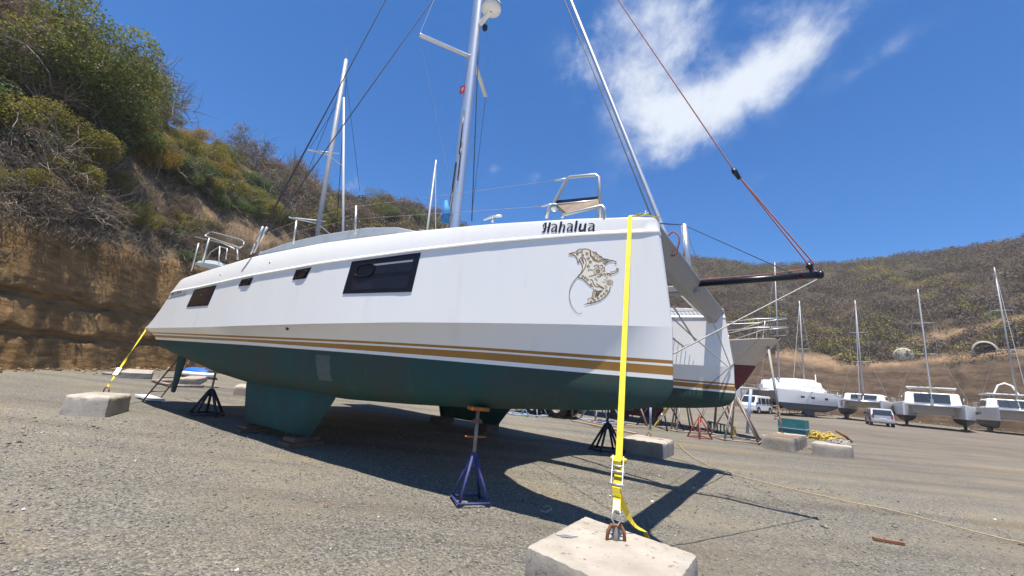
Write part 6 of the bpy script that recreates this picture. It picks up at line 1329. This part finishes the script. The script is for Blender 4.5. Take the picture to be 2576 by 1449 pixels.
for (a, b, c) in (((776, 378), (822, 388), (852, 386)), ((727, 547), (798, 562), (820, 557))):
    P = [wl_(tH, fwd_d(*p, 21.5)) for p in (a, b, c)]; MB().tube([P[0], P[1]], .035, 6).build('spreader', 'deckwhite', mH); MB().tube([P[0], P[2]], .03, 6).build('spreader', 'deckwhite', mH); MB().tube([P[1], wl_(tH, fwd_d(c[0]+14, c[1]+34, 21.3))], .03, 6).build('spreader', 'deckwhite', mH)
for (a, b) in (((871, 200), (846, 590)), ((868, 170), (905, 480)), ((868, 240), (846, 580)), ((868, 200), (727, 547)), ((863, 240), (776, 378))): MB().tube([wl_(tH, fwd_d(*a, 21.5)), wl_(tH, fwd_d(*b, 21.5))], .011, 4, cap=False).build('rigging_wire', 'darkrope', tH)
MB().tube([wl_(tH, fwd_d(871, 152, 21.5)), wl_(tH, fwd_d(872, 120, 21.5))], .012, 4).build('aerial', 'steel', mH)
pI = at_uD(1034, 31); zI = z_at(np.array([*pI, 0.]), 402)-float(gz(*pI))
monohull('yacht with a short silver mast seen left of the catamaran mast', tuple(pI), rot_of(.5, -.86), 10, 3.3, 2.6, 2.4, 1.4, .7, 'greyhull', 'bluebottom', zI, 0.0, (.6,), .6, rake=.1)
pF = at_uD(2022, 63); zF = z_at(np.array([*pF, 0.]), 758)-float(gz(*pF))
monohull('white ketch standing beyond the catamaran with the silver cover', tuple(pF), rot_of(-.75, -.66), 13, 4.0, 3.2, 2.9, 1.7, .8, 'greyhull', 'blackbottom', zF, 0.6, (.45,), .9, rake=.25, mizzen=(-5.4, 6.0))
# ---- vehicles
def car(name, label, cat_, xy, rot, L, W, H, prof, glass_side, front, rear, paint, lamp_r=True):
    """prof: side outline (x, z) ccw; glass_side: list of (x0,z0,x1,z1,x2,z2,x3,z3); front/rear window: (x0,z0,x1,z1)"""
    t = thing(name, label, cat_, (xy[0], xy[1], float(gz(*xy))), rot); zw = .95
    tw = lambda z: W/2*(1-.13*max(0, (z-zw)/(H-zw)))
    n = len(prof); vs = [(x, -tw(z), z) for x, z in prof]+[(x, tw(z), z) for x, z in prof]; mb = MB(); mb.add(vs, [tuple(range(n)), tuple(range(2*n-1, n-1, -1))]+[(i, n+i, n+(i+1) % n, (i+1) % n) for i in range(n)]); mb.build('body', paint, t, .1)
    for s in (-1, 1):
        for g_ in glass_side:
            q = [(g_[k], s*(tw(g_[k+1])+.006), g_[k+1]) for k in (0, 2, 4, 6)]; q2 = [(x, y-s*.02, z) for x, y, z in q]; MB().hexa(q2+q if s > 0 else q+q2).build('side_window', 'glass', t)
        for x in (-L*.31, L*.31):
            w = MB().lathe((x, s*(W/2-.10), .33), [(.20, -.11), (.33, -.10), (.335, 0), (.33, .10), (.20, .11)], 18, axis=(0, 1, 0)).build('wheel', 'tyre', t); MB().lathe((x, s*(W/2-.10), .33), [(.001, .10*s), (.19, .085*s), (.21, .115*s)], 14, axis=(0, 1, 0)).build('rim', 'alu', w)
            MB().lathe((x, s*(W/2-.09), .34), [(.33, -.09), (.42, -.09), (.42, .102), (.33, .102)], 18, axis=(0, 1, 0)).build('wheel_arch', 'black', t)
        MB().box(-L/2-.015, -L/2+.05, s*(W/2-.2)-.07, s*(W/2-.2)+.07, .78, 1.1).build('tail_lamp', 'lampred', t); MB().box(L/2-.08, L/2+.012, s*(W/2-.3)-.15, s*(W/2-.3)+.15, .68, .86).build('headlight', 'lampwhite', t)
        MB().box(front[0]-.25, front[0]-.1, s*(W/2+.10)-.09, s*(W/2+.10)+.09, 1.02, 1.2).build('mirror', 'black', t)
    for nm_, f, sg in (('windscreen', front, 1), ('rear_window', rear, -1)):
        x0, z0, x1, z1 = f; a, b = tw(z0)*.86, tw(z1)*.86; o = np.array([sg*.03, 0, .02]); q = [np.array((x0, -a, z0)), np.array((x0, a, z0)), np.array((x1, b, z1)), np.array((x1, -b, z1))]; MB().hexa(q+[p+o for p in q]).build(nm_, 'glass', t)
    MB().box(-L/2-.06, -L/2+.1, -W*.46, W*.46, .38, .62).build('bumper', paint, t, .03); MB().box(L/2-.1, L/2+.06, -W*.46, W*.46, .36, .6).build('bumper', paint, t, .03); MB().box(-L/2-.07, -L/2-.055, -.26, .26, .66, .78).build('number_plate', 'tag', t)
    return t
pv = at_uD(1898, 50); 
car('van', 'white passenger van parked under the bows of the silver-covered catamaran', 'van', tuple(pv), rot_of(-.80, -.60), 4.6, 1.7, 1.95, [(-2.28, .3), (2.25, .3), (2.3, .85), (2.15, 1.1), (1.55, 1.88), (1.2, 1.95), (-2.0, 1.95), (-2.2, 1.75), (-2.3, 1.0)], [(1.5, 1.1, .75, 1.1, .75, 1.7, 1.25, 1.7), (.62, 1.1, -.45, 1.1, -.45, 1.7, .62, 1.7), (-.6, 1.1, -1.25, 1.1, -1.25, 1.7, -.6, 1.7), (-1.38, 1.1, -2.05, 1.1, -1.98, 1.7, -1.38, 1.7)], (2.1, 1.15, 1.58, 1.82), (-2.27, 1.1, -2.18, 1.72), 'carwhite')
ps = at_uD(2196, 44)
car('car', 'silver white estate car seen from behind, parked before the small catamaran', 'car', tuple(ps), rot_of(.55, .83), 4.5, 1.8, 1.65, [(-2.2, .3), (2.2, .3), (2.25, .7), (2.1, .92), (1.05, 1.02), (.35, 1.58), (.0, 1.65), (-1.6, 1.63), (-1.85, 1.5), (-2.2, 1.0)], [(.85, 1.03, .1, 1.03, .1, 1.5, .32, 1.5), (0, 1.03, -.9, 1.03, -.9, 1.52, 0, 1.52), (-1.0, 1.03, -1.85, 1.05, -1.6, 1.5, -1.0, 1.52)], (1.0, 1.06, .42, 1.53), (-2.18, 1.05, -1.88, 1.48), 'carsilver')
# trailer glimpsed beneath the hull
pt = at_ground(1390, 1046); t = thing('boat_trailer', 'dark boat trailer with a big tyre glimpsed under the near hull', 'trailer', pt, rot_of(.9, -.4))
for y in (-.8, .8): MB().box(-2.2, 2.4, y-.06, y+.06, .55, .7).build('frame_rail', 'jackdark', t)
for x in (-2.0, 0, 2.2): MB().box(x-.06, x+.06, -.8, .8, .56, .69).build('crossbar', 'jackdark', t)
for x in (-.6, .5):
    for s in (-1, 1): w = MB().lathe((x, s*1.0, .42), [(.2, -.13), (.42, -.12), (.425, .12), (.2, .13)], 18, axis=(0, 1, 0)).build('wheel', 'tyre', t); MB().lathe((x, s*1.0, .42), [(.001, .1*s), (.19, .09*s), (.21, .12*s)], 12, axis=(0, 1, 0)).build('rim', 'galv', w)
MB().tube([(2.4, -.8, .62), (3.5, 0, .6), (2.4, .8, .62)], .05, 6).build('drawbar', 'jackdark', t); MB().box(-1.8, 1.2, -.7, .7, .7, .95).build('load_bed', 'blackbottom', t)
# ================================================================== AIR
def haze(dens):
    mb = MB(); mb.box(-3700, 3700, -3700, 3700, -9, 68); m = bpy.data.materials.new('haze_air'); m.use_nodes = True; nt = m.node_tree; nt.nodes.clear(); o = nt.nodes.new('ShaderNodeOutputMaterial'); v = nt.nodes.new('ShaderNodeVolumePrincipled'); v.inputs['Density'].default_value = dens; v.inputs['Color'].default_value = (.93, .93, .95, 1); v.inputs['Anisotropy'].default_value = 0; nt.links.new(v.outputs[0], o.inputs['Volume'])
    h = mb.build('haze', m, kind='stuff')
haze(.0005)
